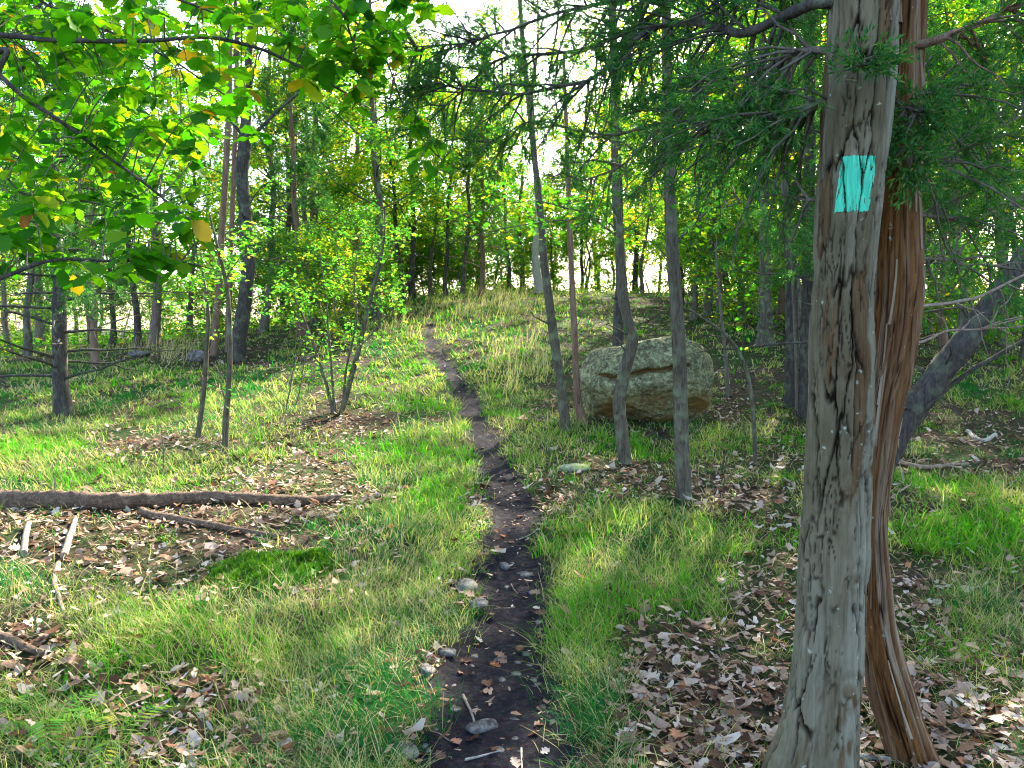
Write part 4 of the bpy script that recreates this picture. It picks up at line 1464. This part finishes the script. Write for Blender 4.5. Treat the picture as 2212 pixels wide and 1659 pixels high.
# ------------------------------------------------------------------ slim trees measured one by one
def px_tree(name, label, pts, barkm, branches=(), Y=None, upper=None, group=None, seg=12, rough=.07, leaves=None, cat='tree'):
    """pts: (px, py, width px) from the foot upwards, at the distance where the foot meets the ground."""
    g = G(pts[0][0], pts[0][1]) if Y is None else None
    if Y is None:
        Y = g[1]
    P = np.array([at(px, py, Y) for (px, py, w) in pts])
    W = np.array([w for (_, _, w) in pts]) / FPX * Y / 2
    foot = P[0].copy()
    foot[2] = float(H(foot[0], foot[1])) - .06
    base = foot + np.array([0, 0, .06])
    if foot[2] < P[0][2] - .02:
        P = np.vstack([foot, P])
        W = np.concatenate([[W[0] * 1.25], W])
    else:
        P[0] = foot
        W[0] *= 1.2
    n = 16 * len(P)
    D = smooth_path(np.column_stack([P, W]), n)
    yj = .05 * pn(D[:, 2] * 1.2, base[0], 3.3)
    D[:, 1] += yj * np.clip((D[:, 2] - base[2]) / 1.0, 0, 1)
    root = empty(name, base, label, cat, group)
    V, q = tube(D[:, :3], D[:, 3], seg, rough, 14, base[0])
    ta = Acc().add(V, q)
    for k in range(9 if cat == 'tree' else 3):
        i0 = RNG.integers(len(D) // 6, len(D) - 2)
        a = RNG.uniform(0, 6.28)
        dv = np.array([math.cos(a), math.sin(a), RNG.uniform(.1, .9)])
        r0 = D[i0, 3] * RNG.uniform(.15, .35)
        Ls = D[i0, 3] * .8 + RNG.uniform(.03, .28)
        sp = D[i0, :3] + dv * Ls * np.linspace(0, 1, 5)[:, None] + RNG.normal(0, .008, (5, 3))
        Vs, qs = tube(sp, np.linspace(r0, r0 * .3, 5), 5)
        ta.add(Vs, qs)
    link('trunk' if cat == 'tree' else 'stem', ta.mesh('trunk', barkm, origin=base), root)
    fol = Acc()
    for br in branches:
        bp, r0, r1, nl = br
        B = np.array([at(px, py, Y + (dy if len(t_) > 2 else 0)) for t_ in bp for (px, py, dy) in [t_ if len(t_) > 2 else (*t_, 0)]])
        Bd = smooth_path(B, 10 * len(B))
        Bd = Bd + .01 * np.stack([pn(Bd[:, 0] * 6, Bd[:, 2] * 6, a) for a in (1., 4., 7.)], -1)
        ba = Acc()
        V, q = tube(Bd, np.linspace(r0, r1, len(Bd)), 6, .12, 20)
        ba.add(V, q)
        for k in range(int(4 + nl / 20)):
            i0 = RNG.integers(len(Bd) // 5, len(Bd))
            d = RNG.normal(0, 1, 3) + np.array([0, 0, .4])
            d /= np.linalg.norm(d)
            Lt = RNG.uniform(.12, .4)
            tw = Bd[i0] + d * Lt * np.linspace(0, 1, 4)[:, None] + RNG.normal(0, .015, (4, 3))
            V, q = tube(tw, np.linspace(.003, .001, 4), 3)
            ba.add(V, q)
            if nl:
                m = int(nl / 6) + 3
                add_leaves(fol, tw[0] + d * (Lt * RNG.random(m))[:, None] + RNG.normal(0, .05, (m, 3)), RNG.uniform(.04, .085, m))
        link('branch', ba.mesh('branch', barkm, origin=base), root)
    if fol.n:
        link('foliage', fol.mesh('foliage', leaves or M['leaf_green'], smooth=False, origin=base), root)
    if upper:
        kit, s_ = upper
        topp = D[-1, :3] - base + np.array([0, 0, -.1])
        for nm, me in (('upper_stem', kit[0]), ('crown', kit[1])):
            o = link(nm, me, root, topp)
            o.scale = (s_,) * 3
            o.rotation_euler.z = base[0] * 3
    return root


SL = M['bark_slim']
px_tree('slim_tree', 'straight slim grey trunk standing in front of the cracked boulder', [(1478, 1075, 37), (1472, 950, 33), (1468, 800, 31), (1460, 650, 29), (1451, 520, 27), (1447, 400, 25), (1440, 200, 22), (1437, 0, 20), (1436, -60, 19)], SL,
        [([(1460, 525), (1490, 490), (1540, 450, .1), (1600, 430, .2)], .014, .003, 60), ([(1447, 330), (1400, 270, .2), (1340, 230, .4)], .008, .002, 60), ([(1443, 250), (1500, 200, .2), (1570, 180, .5)], .008, .002, 80)], upper=(KB[0], .75))
px_tree('slim_tree', 'crooked slim grey trunk kinked beside the boulder', [(1350, 1000, 31), (1343, 930, 28), (1338, 870, 28), (1352, 790, 27), (1366, 735, 25), (1356, 690, 22), (1346, 640, 24), (1340, 560, 22), (1337, 500, 20), (1330, 400, 17), (1325, 200, 14), (1320, 0, 11), (1318, -60, 10)], SL,
        [([(1338, 513), (1262, 461), (1215, 448, -.1), (1136, 434, -.2), (975, 472, -.2)], .013, .003, 90), ([(1345, 505), (1283, 473, .1), (1112, 489, .2), (941, 530, .3)], .010, .003, 110), ([(1338, 505), (1380, 470), (1430, 420, .2)], .009, .003, 60),
         ([(1330, 380), (1270, 330, .2), (1200, 300, .3)], .008, .002, 80)], upper=(KB[4], 1.15))  # crown out of view, enlarged to shade the ground near the camera
px_tree('slim_tree', 'slim trunk leaning towards the trail beside the thin reddish stem', [(1222, 930, 23), (1215, 860, 22), (1198, 740, 20), (1188, 660, 19), (1175, 560, 17), (1168, 460, 15), (1150, 300, 12), (1130, 100, 10), (1120, -60, 9)], SL,
        [([(1172, 500), (1120, 440, .2), (1050, 400, .4)], .009, .002, 120), ([(1155, 340), (1100, 300), (1020, 290, .3)], .008, .002, 110)], upper=(KB[4], 1.15))  # this unseen crown is enlarged too, for shade on the near ground
px_tree('slim_tree', 'thin reddish stem with bare twigs close against the boulder', [(1258, 915, 23), (1247, 850, 16), (1242, 740, 14), (1237, 640, 13), (1232, 520, 12), (1228, 400, 10), (1222, 250, 8), (1218, 120, 5)], M['bark_red'],
        [([(1247, 755), (1290, 690), (1335, 630)], .006, .001, 0), ([(1245, 800), (1300, 770), (1345, 740, -.2)], .005, .001, 0), ([(1243, 760), (1200, 715), (1180, 690)], .005, .001, 0), ([(1242, 720), (1265, 650), (1270, 600)], .005, .001, 0), ([(1232, 500), (1280, 440), (1330, 420, .3)], .006, .002, 60)])
px_tree('slim_tree', 'dark trunk rising behind the boulder', [(1334, 800, 25), (1336, 700, 23), (1340, 600, 21), (1336, 450, 19), (1330, 250, 16), (1326, 60, 13), (1325, -60, 11)], M['bark_dark'], Y=13.2,
        branches=[([(1338, 420), (1400, 360), (1450, 340)], .012, .003, 90)], upper=(KB[2], .7))
px_tree('slim_tree', 'pale bluish twisted trunk at the crest beside the tall dry grass', [(1166, 632, 22), (1160, 590, 18), (1156, 540, 14), (1162, 480, 13), (1158, 380, 11), (1150, 250, 9)], M['white_wood'], upper=(KB[2], .8))
px_tree('slim_tree', 'straight dark trunk up the slope between the boulder and the blazed trunk', [(1711, 880, 33), (1710, 780, 29), (1708, 620, 26), (1704, 400, 23), (1700, 200, 20), (1698, 0, 17), (1697, -60, 16)], M['bark_dark'], upper=(KB[1], 1.15))  # crown above the view scaled up to shade the ground by the cedars
px_tree('slim_tree', 'dark rough trunk half hidden behind the blazed trunk', [(1742, 905, 36), (1742, 760, 31), (1745, 600, 28), (1748, 300, 24), (1750, 0, 20)], M['bark_dark'], upper=(KB[0], 1.15))  # unseen crown, scaled up for shade like the one before
px_tree('slim_tree', 'pale grey trunk with flared foot on the slope beyond the boulder', [(1651, 745, 44), (1655, 700, 29), (1654, 620, 25), (1650, 400, 21), (1646, 150, 17), (1644, -40, 14)], SL, upper=(KB[2], .9))
px_tree('slim_tree', 'thick dark trunk leaning steeply outward behind the shaggy cedar', [(1890, 1030, 66), (1925, 955, 60), (1965, 890, 57), (2010, 830, 55), (2060, 765, 54), (2130, 675, 51), (2212, 560, 48), (2320, 400, 42), (2420, 240, 36)], M['bark_dark'],
        [([(1950, 905), (2030, 850), (2100, 800), (2212, 735), (2300, 690)], .028, .012, 0), ([(2060, 765), (2110, 800, -.3), (2150, 860, -.4)], .008, .002, 0), ([(2000, 840), (2080, 900, -.3), (2110, 950, -.4)], .006, .001, 0),
         ([(2100, 710), (2080, 640), (2120, 560, .2)], .009, .002, 40)], seg=16, rough=.10, upper=(KB[1], 1.0))
px_tree('sapling', 'thin dark sapling with a few broad leaves uphill of the boulder', [(1572, 858, 9), (1568, 780, 8), (1558, 680, 7), (1550, 580, 5), (1548, 520, 3)], M['twig'],
        [([(1556, 640), (1520, 610), (1490, 600)], .005, .001, 50), ([(1552, 600), (1590, 580), (1620, 590)], .004, .001, 50)], cat='sapling')
px_tree('sapling', 'thin arching pale sapling bending towards the boulder', [(1631, 1003, 10), (1629, 930, 9), (1622, 845, 8), (1606, 780, 7), (1570, 725, 6), (1500, 675, 4), (1470, 660, 2)], SL,
        [([(1622, 845), (1660, 850), (1690, 870)], .006, .002, 0), ([(1600, 770), (1610, 700), (1605, 640)], .004, .001, 30)], cat='sapling')

# yellow-leaved sprigs behind the cedars
px_tree('sapling', 'sapling with large yellow green leaves behind the blazed trunk', [(1722, 905, 8), (1716, 700, 7), (1705, 520, 6), (1690, 400, 5), (1700, 330, 3)], M['twig'],
        [([(1700, 480), (1660, 470), (1600, 460)], .004, .001, 90), ([(1695, 400), (1720, 360), (1740, 330)], .004, .001, 70), ([(1712, 600), (1730, 560), (1745, 560)], .004, .001, 50)], leaves=M['leaf_yellow'], cat='sapling')

# across the trail
for (px_, Y_, k_, s_, lab) in ((1838, 8.6, 0, .85, 'cedar added for shade, hidden behind the blazed trunk'), (1868, 11.5, 2, 1.0, 'tall cedar added for shade, hidden behind the shaggy reddish trunk')):  # cedars added behind the trunks to shade the ground before them
    p = at(px_, 800, Y_)
    tree_copy('cedar_tree', KC[k_], p[0], Y_, s_, lab, None)
pine = G(133, 895)
KT = kit_cedar(209, 7.5, 1.9, 74, .12, 1.9, M['bark_dark'], sprays=9, dead=.45)
tree_copy('cedar_tree', KT, pine[0], pine[1], float(np.clip(34 / FPX * pine[1] / 2 / .12, .6, 1.3)), 'dark cedar with many bare curved twigs standing beside the sunlit bank', None, .6)
px_tree('broadleaf_tree', 'dark upright trunk forking into bare limbs beside a paler twin', [(512, 778, 36), (518, 720, 32), (530, 640, 30), (536, 560, 29), (530, 470, 28), (522, 380, 27), (530, 300, 26), (533, 200, 17), (540, 80, 14), (545, -60, 11)], M['bark_dark'],
        [([(530, 310), (600, 240), (690, 165), (740, 130)], .045, .012, 60), ([(530, 300), (490, 250), (455, 200)], .04, .012, 60), ([(533, 450), (570, 400), (620, 390)], .02, .005, 90), ([(533, 220), (560, 120), (600, 60)], .03, .01, 60)], upper=(KB[3], .8))
px_tree('broadleaf_tree', 'paler thin trunk standing beside the dark forked one', [(462, 768, 16), (470, 650, 15), (480, 500, 14), (492, 300, 13), (495, 170, 12), (497, 0, 10), (498, -60, 9)], M['bark_red'], upper=(KB[2], .8))
px_tree('broadleaf_tree', 'thin reddish trunk between the dark forked trunk and its paler twin', [(492, 762, 13), (494, 650, 12), (500, 500, 11), (508, 300, 10), (512, 100, 8)], M['bark_red'], upper=(KB[2], .6))
px_tree('sapling', 'forked grey sapling with leafy top beside the patch of dry leaves', [(487, 978, 15), (488, 900, 14), (494, 840, 12), (498, 770, 11), (495, 680, 10), (486, 600, 8), (468, 520, 6), (452, 460, 3)], SL,
        [([(490, 880), (478, 830), (476, 780)], .008, .003, 10), ([(490, 600), (530, 540), (560, 500)], .006, .002, 110), ([(494, 690), (440, 640), (400, 600)], .006, .002, 80), ([(486, 600), (440, 560), (420, 520)], .005, .001, 90), ([(490, 860), (455, 835), (420, 820)], .004, .001, 0)], leaves=M['shrub'], cat='sapling')
px_tree('sapling', 'thin speckled sapling with few leaves next to the forked one', [(428, 945, 12), (437, 860, 11), (446, 770, 10), (452, 690, 9), (440, 610, 7), (432, 540, 4)], SL,
        [([(448, 740), (400, 690), (370, 660)], .005, .001, 50), ([(445, 640), (480, 600), (500, 570)], .005, .001, 90)], leaves=M['shrub'], cat='sapling')
px_tree('shrub', 'many stemmed leafy shrub between the forked sapling and the trail', [(738, 892, 13), (755, 830, 12), (778, 740, 11), (795, 660, 10), (815, 590, 8), (828, 520, 6), (830, 450, 3)], SL,
        [([(722, 900), (705, 830), (675, 740), (640, 650), (610, 600)], .028, .007, 110), ([(725, 900), (718, 820), (710, 720), (700, 620), (690, 540)], .022, .005, 110), ([(740, 890), (748, 800), (770, 690), (765, 600), (780, 500)], .020, .005, 110),
         ([(618, 885, -.3), (632, 810, -.2), (650, 730)], .010, .003, 0), ([(640, 875, -.3), (655, 800), (662, 700), (655, 640)], .010, .003, 60), ([(770, 760), (820, 700), (870, 640)], .010, .003, 80), ([(790, 670), (740, 600), (720, 480)], .010, .003, 95),
         ([(810, 600), (850, 540), (880, 480)], .009, .003, 95), ([(670, 720), (620, 690), (570, 650)], .010, .003, 60)], leaves=M['shrub'], cat='shrub')

# low shrubs along the crest and under the far trees
KS = [kit_broad(301, 1.7, .12, 14, 2600, .075, .018, M['leaf_green'], M['twig'], .42), kit_broad(302, 2.3, .2, 16, 3200, .085, .022, M['leaf_yellow'], M['twig'], .5), kit_broad(303, 2.6, .3, 16, 3400, .085, .024, M['shrub'], M['twig'], .5)]
LS = [('leafy_shrub', 'low leafy green shrub ', 'green shrubs '), ('leafy_shrub', 'yellow green leafy shrub ', 'yellow green shrubs '), ('leafy_shrub', 'taller fresh green shrub ', 'taller green shrubs ')]


def shrubs(n, y0, y1, u0, u1, smin=.8, smax=1.4, where='under the far trees'):
    c = 0
    while c < n:
        y = RNG.uniform(y0, y1)
        x = RNG.uniform(u0, u1) * y
        if trail_off(np.array(x), np.array(y)) < 7:
            continue
        k = RNG.integers(3)
        nm, lab, grp = LS[k]
        root = empty(nm, (x, y, float(H(x, y))), lab + where, 'shrub', grp + where)
        root.rotation_euler.z = RNG.uniform(0, 6.28)
        root.scale = (float(RNG.uniform(smin, smax)),) * 3
        link('stem', KS[k][0], root)
        link('crown', KS[k][1], root)
        c += 1


shrubs(34, 31, 40, -.7, .7, where='under the trees past the crest')
shrubs(40, 31.5, 40, -.30, .36, 1.2, 2.0, 'in the thicket where the trail ends')
shrubs(18, 24, 34, -.72, -.2, where='behind the sunlit bank')
shrubs(22, 19, 32, .2, .75, where='uphill of the boulder')
shrubs(8, 16, 24, -.26, -.12, .7, 1.0, 'beside the upper trail')
shrubs(8, 14, 20, .3, .75, .6, 1.0, 'behind the two cedar trunks')

def undergrowth():
    acc = Acc()
    for (n, y0, y1, u0, u1, h) in ((22000, 29.0, 36.0, -.35, .75, .55), (14000, 23.0, 33.0, -.76, -.25, .5), (7000, 18.0, 28.0, .25, .76, .4)):
        y = RNG.uniform(y0, y1, n)
        x = RNG.uniform(u0, u1, n) * y
        m = fbm(x * .5, y * .5, 3.1, 3)
        k = (m > -.15) & (trail_off(x, y) > 6)
        x, y, m = x[k], y[k], m[k]
        z = H(x, y) + RNG.random(len(x)) * h * (.5 + .9 * np.clip(m + .3, 0, 1))
        add_leaves(acc, np.stack([x, y, z], -1), RNG.uniform(.07, .15, len(x)))
    o = link('undergrowth', acc.mesh('undergrowth', M['leaf_green'], smooth=False))
    tag(o, 'low leafy ground cover along the crest and under the far trees', 'undergrowth', kind='stuff')


undergrowth()

# ------------------------------------------------------------------ the broad-leaved tree reaching in overhead
from mathutils import Matrix, Vector
LEAF_ME = []
for s_ in range(6):
    V, q = leaf_shape('beech', 70 + s_)
    LEAF_ME.append((Acc().add(V, q).mesh('leaf', M['leaf_big'], smooth=True), V, q))


def overhang():
    bx, by = -3.55, 3.7
    base = np.array([bx, by, float(H(bx, by))])
    root = empty('chestnut_oak_tree', base, 'broad leaved tree reaching its large green leaves over the slope', 'tree')
    tp = smooth_path(np.array([[bx, by, base[2] - .1], [bx + .05, by, 1.2], [bx - .03, by + .05, 2.6], [bx + .05, by, 4.0], [bx, by, 5.5], [bx + .1, by, 7.0]]), 50)
    V, q = tube(tp, np.linspace(.12, .03, 50), 14, .08, 12)
    link('trunk', Acc().add(V, q).mesh('trunk', M['bark_dark'], origin=base), root)
    tr = lambda h: (np.array([bx, by, h]))
    main = [(2.2, [(-60, 60, 3.4), (0, 76, 3.4), (240, 90, 3.4), (480, 85, 3.5), (640, 140, 3.6), (760, 205, 3.7), (840, 215, 3.7)], .015),
            (2.0, [(-40, 130, 3.25), (0, 165, 3.2), (90, 230, 3.2), (200, 310, 3.3), (330, 410, 3.4), (430, 500, 3.5), (480, 570, 3.5)], .013),
            (1.5, [(-120, 640, 3.0), (0, 605, 2.9), (110, 560, 2.9), (240, 562, 3.0), (370, 565, 3.1), (455, 580, 3.1)], .010),
            (3.6, [(300, -160, 3.3), (600, -70, 3.3), (720, 5, 3.3), (755, 80, 3.35), (772, 160, 3.4)], .010),
            (3.4, [(400, -120, 3.5), (700, -60, 3.5), (850, -20, 3.6), (960, 30, 3.7)], .009),
            (3.3, [(500, -100, 3.9), (780, 60, 3.9), (880, 250, 3.9), (960, 350, 3.9)], .008),
            (1.9, [(-60, 380, 4.3), (60, 420, 4.4), (200, 440, 4.5), (350, 470, 4.5)], .010),
            (2.6, [(-40, -40, 4.2), (120, 20, 4.4), (330, 110, 4.6), (480, 200, 4.7), (560, 260, 4.7)], .012),
            (2.9, [(0, -120, 3.6), (250, -40, 3.7), (450, 20, 3.8), (560, 60, 3.8)], .012)]
    nodes = []
    for (h, pts, r0) in main:
        P = np.vstack([tr(h), [at(*p) for p in pts]])
        Pd = smooth_path(P, 70)
        Pd += .014 * np.stack([pn(Pd[:, 0] * 4, Pd[:, 2] * 4, a) for a in (1., 4., 7.)], -1)
        V, q = tube(Pd, np.linspace(r0, .0025, 70), 7, .1, 20)
        link('branch', Acc().add(V, q).mesh('branch', M['bark_dark'], origin=base), root)
        nodes.append(Pd[18:])
    nodes = np.concatenate(nodes)
    cl = []
    R1 = [((0, 470), (-10, 470), 84, (3.0, 5.0)), ((0, 300), (0, 330), 40, (3.0, 4.6)), ((450, 800), (-20, 240), 20, (3.2, 4.0)), ((690, 870), (60, 280), 12, (3.3, 3.7)), ((-30, 440), (430, 590), 28, (2.8, 3.4)), ((480, 760), (-20, 60), 12, (3.2, 3.8)), ((720, 960), (-30, 50), 9, (3.3, 3.8)), ((850, 1000), (240, 420), 5, (3.6, 4.2)),
          ((280, 560), (250, 470), 12, (3.3, 4.4))]
    for (xr, yr, n, Yr) in R1:
        for _ in range(n):
            px, py = RNG.uniform(*xr), RNG.uniform(*yr)
            if xr[1] == 470 and px + py > 720:
                px, py = px * .6, py * .6
            cl.append(at(px, py, RNG.uniform(*Yr)))
    cl = np.array(cl)
    tw = Acc()
    leaves = []
    for c in cl:
        d2 = ((nodes - c) ** 2).sum(1)
        a = nodes[np.argmin(d2)]
        if d2.min() > .9:
            a = c + (a - c) / math.sqrt(d2.min()) * .5
        mid = (a + c) / 2 + np.array([0, 0, .05]) + RNG.normal(0, .02, 3)
        tp_ = smooth_path(np.array([a, mid, c]), 9)
        V, q = tube(tp_, np.linspace(.0035, .0014, 9), 4)
        tw.add(V, q)
        k = RNG.integers(4, 8)
        a0 = RNG.uniform(0, 6.28)
        for i in range(k):
            an = a0 + i * 6.28 / k + RNG.normal(0, .3)
            d = np.array([math.cos(an), math.sin(an), RNG.uniform(-1.0, .25)])
            leaves.append((c + RNG.normal(0, .012, 3), d / np.linalg.norm(d), RNG.uniform(.07, .128)))
        for t_ in (3, 6):
            if RNG.random() < .7:
                an = RNG.uniform(0, 6.28)
                d = np.array([math.cos(an), math.sin(an), RNG.uniform(-.8, .2)])
                leaves.append((tp_[t_], d / np.linalg.norm(d), RNG.uniform(.06, .11)))
    link('twigs', tw.mesh('twigs', M['twig'], origin=base), root)['kind'] = 'stuff'
    # leaves deeper in the crown
    for _ in range(1500):
        px, py = RNG.uniform(-60, 560), RNG.uniform(-160, 470)
        if px + 1.0 * py > 760 and py > 60:
            continue
        an = RNG.uniform(0, 6.28)
        d = np.array([math.cos(an), math.sin(an), RNG.uniform(-.7, .2)])
        leaves.append((at(px, py, RNG.uniform(4.6, 7.0)), d / np.linalg.norm(d), RNG.uniform(.07, .12)))
    leaves.sort(key=lambda l: l[0][1] + 100 * ((abs(project(*l[0])[0] - 1106) > 1110) or project(*l[0])[1] < -10))
    rest = Acc()
    for n, (p, d, L) in enumerate(leaves):
        nn = np.array([0, 0, 1.0]) + RNG.normal(0, .4, 3)
        y_ = np.cross(nn, d)
        y_ /= np.linalg.norm(y_)
        z_ = np.cross(d, y_)
        me, V, q = LEAF_ME[RNG.integers(6)]
        Rm = np.column_stack([d, y_, z_])
        if n < 300:
            o = link('leaf', me, root)
            o.matrix_local = Matrix.Translation(Vector(p - base)) @ Matrix(Rm.tolist()).to_4x4() @ Matrix.Diagonal((L, L, L, 1))
        else:
            rest.add((V * L) @ Rm.T + p, q, rnd=float(RNG.random()))
    link('foliage', rest.mesh('foliage', M['leaf_big'], smooth=True, origin=base), root)['kind'] = 'stuff'
    for nm, me in (('upper_stem', KB[4][0]), ('crown', KB[4][1])):
        link(nm, me, root, (0, 0, 3.4))


overhang()

# ------------------------------------------------------------------ logs, sticks, ferns
def stick(pts, w0, w1, label, m='deadwood', name='stick', cat='stick', lift=.5, seg=9, rough=.15, group=None, arch=0.0):
    P = np.array([G(px, py) for (px, py) in pts])
    D = smooth_path(P, 14 * len(P))
    r0, r1 = w0 / FPX * D[0, 1] / 2, w1 / FPX * D[-1, 1] / 2
    R = np.linspace(r0, r1, len(D))
    # rest on the ground along its length
    zl = H(D[:, 0], D[:, 1])
    kk = np.ones(9) / 9
    zl = np.convolve(np.pad(zl, 4, mode='edge'), kk, 'valid')
    on = trail_off(D[:, 0], D[:, 1]) < 1
    D[:, 2] = zl + R * lift + .012 * on + arch * np.sin(np.linspace(0, np.pi, len(D)))
    V, q = tube(D, R, seg, rough, 16, px)
    a = Acc().add(V, q)
    n = len(V)
    for (e, cpt) in ((0, D[0]), (len(D) - 1, D[-1])):
        idx = np.arange(seg) + e * seg
        a.add(np.vstack([V[idx], cpt]), None, [[i, (i + 1) % seg, seg] for i in range(seg)])
    o = link(name, a.mesh(name, M[m], origin=D[0]), None, D[0])
    return tag(o, label, cat, group)


stick([(-60, 1092), (80, 1096), (250, 1096), (420, 1088), (560, 1086), (735, 1082)], 46, 17, 'long dark rotting log lying across the leafy slope', 'log', 'fallen_log', 'log', .75, 26, .26)
stick([(305, 1112), (400, 1132), (500, 1148), (612, 1162)], 20, 11, 'thinner brown log lying slantwise below the long log', 'log', 'fallen_log', 'log', .8, 12)
stick([(163, 1128), (152, 1165), (138, 1212)], 10, 17, 'bleached split branch lying below the long log', 'deadwood', lift=1.4)
stick([(126, 1225), (118, 1262), (128, 1295), (137, 1325)], 13, 8, 'bleached bent root piece poking out of the grass', 'deadwood', lift=1.2)
stick([(62, 1140), (55, 1175), (52, 1205)], 12, 14, 'short pale stub of wood near the bleached branch', 'deadwood', lift=1.5)
stick([(-30, 1372), (40, 1400), (95, 1420)], 26, 14, 'thick dark branch piece with pale end in rough grass', 'log', lift=.9)
stick([(205, 1350), (260, 1400), (330, 1465), (420, 1500), (470, 1505)], 5, 3, 'long thin dark twig curving through grass', 'twig', lift=3)
stick([(1005, 1612), (1040, 1603), (1085, 1592)], 6, 4, 'pale thin twig lying across the lower trail', 'white_wood')
stick([(1126, 1590), (1128, 1645)], 5, 4, 'short twig pointing down the lower trail', 'white_wood')
stick([(1000, 1480), (1020, 1520), (1032, 1560)], 7, 4, 'forked brown twig beside the pale flat stone', 'deadwood')
stick([(1840, 1640), (1880, 1643), (1925, 1650)], 17, 15, 'short weathered log wedged between the two cedar trunks', 'white_wood', 'stick', lift=.9)
stick([(1935, 1000), (2010, 1012), (2090, 1005)], 12, 8, 'grey broken branch in litter near the leaning trunk', 'deadwood')
stick([(2030, 1150), (2090, 1175), (2180, 1200)], 7, 4, 'thin crooked branch lying in grass beyond the shaggy cedar', 'twig')
stick([(1200, 1335), (1225, 1360), (1260, 1395), (1300, 1410)], 6, 3, 'thin grey twig in the bank above the trail', 'twig', lift=2)
stick([(2090, 935), (2120, 955), (2150, 940)], 12, 8, 'pale stump of branch in the sunny clearing', 'white_wood')
stick([(215, 1490), (300, 1530), (400, 1545)], 6, 4, 'dark twig lying in the rough grass below the long thin one', 'twig', lift=2)
for i in range(70):
    while True:
        px, py = RNG.uniform(0, 2200), RNG.uniform(1020, 1650)
        p = ground_hit(px, py)
        if p is not None and p[1] > 2.3:
            break
    a = RNG.uniform(0, 6.28)
    l = RNG.uniform(25, 75)
    q2 = (px + l * math.cos(a), py + .45 * l * math.sin(a))
    if q2[1] > 1655 or q2[1] < 1000:
        continue
    stick([(px, py), ((px + q2[0]) / 2 + RNG.normal(0, 3), (py + q2[1]) / 2 + RNG.normal(0, 2)), q2], RNG.uniform(2.2, 5), 1.6, ('thin dark twig lying ', 'thin brown twig lying ', 'thin bleached twig lying ')[i % 3] + where(px, py), ('twig', 'deadwood', 'white_wood')[i % 3], 'twig', 'twig', lift=2.0, seg=5, group='dry twigs ' + where(px, py))


def upright_stick(px, py, h, w, label):
    p = G(px, py)
    P = p + np.array([[0, 0, -.03], [.01, 0, h * .5], [-.01, .01, h]])
    V, q = tube(smooth_path(P, 14), np.linspace(w, w * .5, 14), 6, .2, 20)
    tag(link('stick', Acc().add(V, q).mesh('stick', M['twig'], origin=p), None, p), label, 'stick')


upright_stick(352, 1020, .42, .008, 'thin dead stem standing upright in grass above the long log')
upright_stick(118, 1100, .35, .006, 'thin bare stem standing against the long log')


def fern(px, py, n, L, label, group=None):
    p = G(px, py)
    acc = Acc()
    for k in range(n):
        a = k * 6.28 / n + RNG.normal(0, .3)
        t = np.linspace(0, 1, 14)
        Lf = L * RNG.uniform(.7, 1.1)
        d = np.array([math.cos(a), math.sin(a), 0])
        sp = p + d * (Lf * t)[:, None] + np.array([0, 0, 1.0]) * (Lf * (.75 * t - .7 * t * t))[:, None]
        V, q = tube(sp, np.linspace(.002, .0008, 14), 3)
        acc.add(V, q, rnd=.3)
        sd = np.cross(d, [0, 0, 1.0])
        for i in range(2, 14):
            pl = Lf * .26 * math.sin(math.pi * (.15 + .8 * t[i]))
            for sg in (-1, 1):
                u = sd * sg + d * .45 + np.array([0, 0, -.12])
                u /= np.linalg.norm(u)
                v = d
                b = sp[i]
                V = np.array([b, b + u * pl * .4 + v * Lf * .028, b + u * pl, b + u * pl * .4 - v * Lf * .028])
                acc.add(V, None, [[0, 1, 2], [0, 2, 3]], rnd=float(RNG.uniform(.2, .7)))
    o = link('fern', acc.mesh('fern', M['shrub'], smooth=False, origin=p), None, p)
    tag(o, label, 'fern', group)


fern(95, 1560, 6, .30, 'low green fern in the rough grass below the dark branch piece')
fern(250, 1600, 5, .26, 'small green fern below the dark twig in rough grass')
fern(1690, 880, 6, .34, 'dark green fern at the foot of the straight dark trunk')
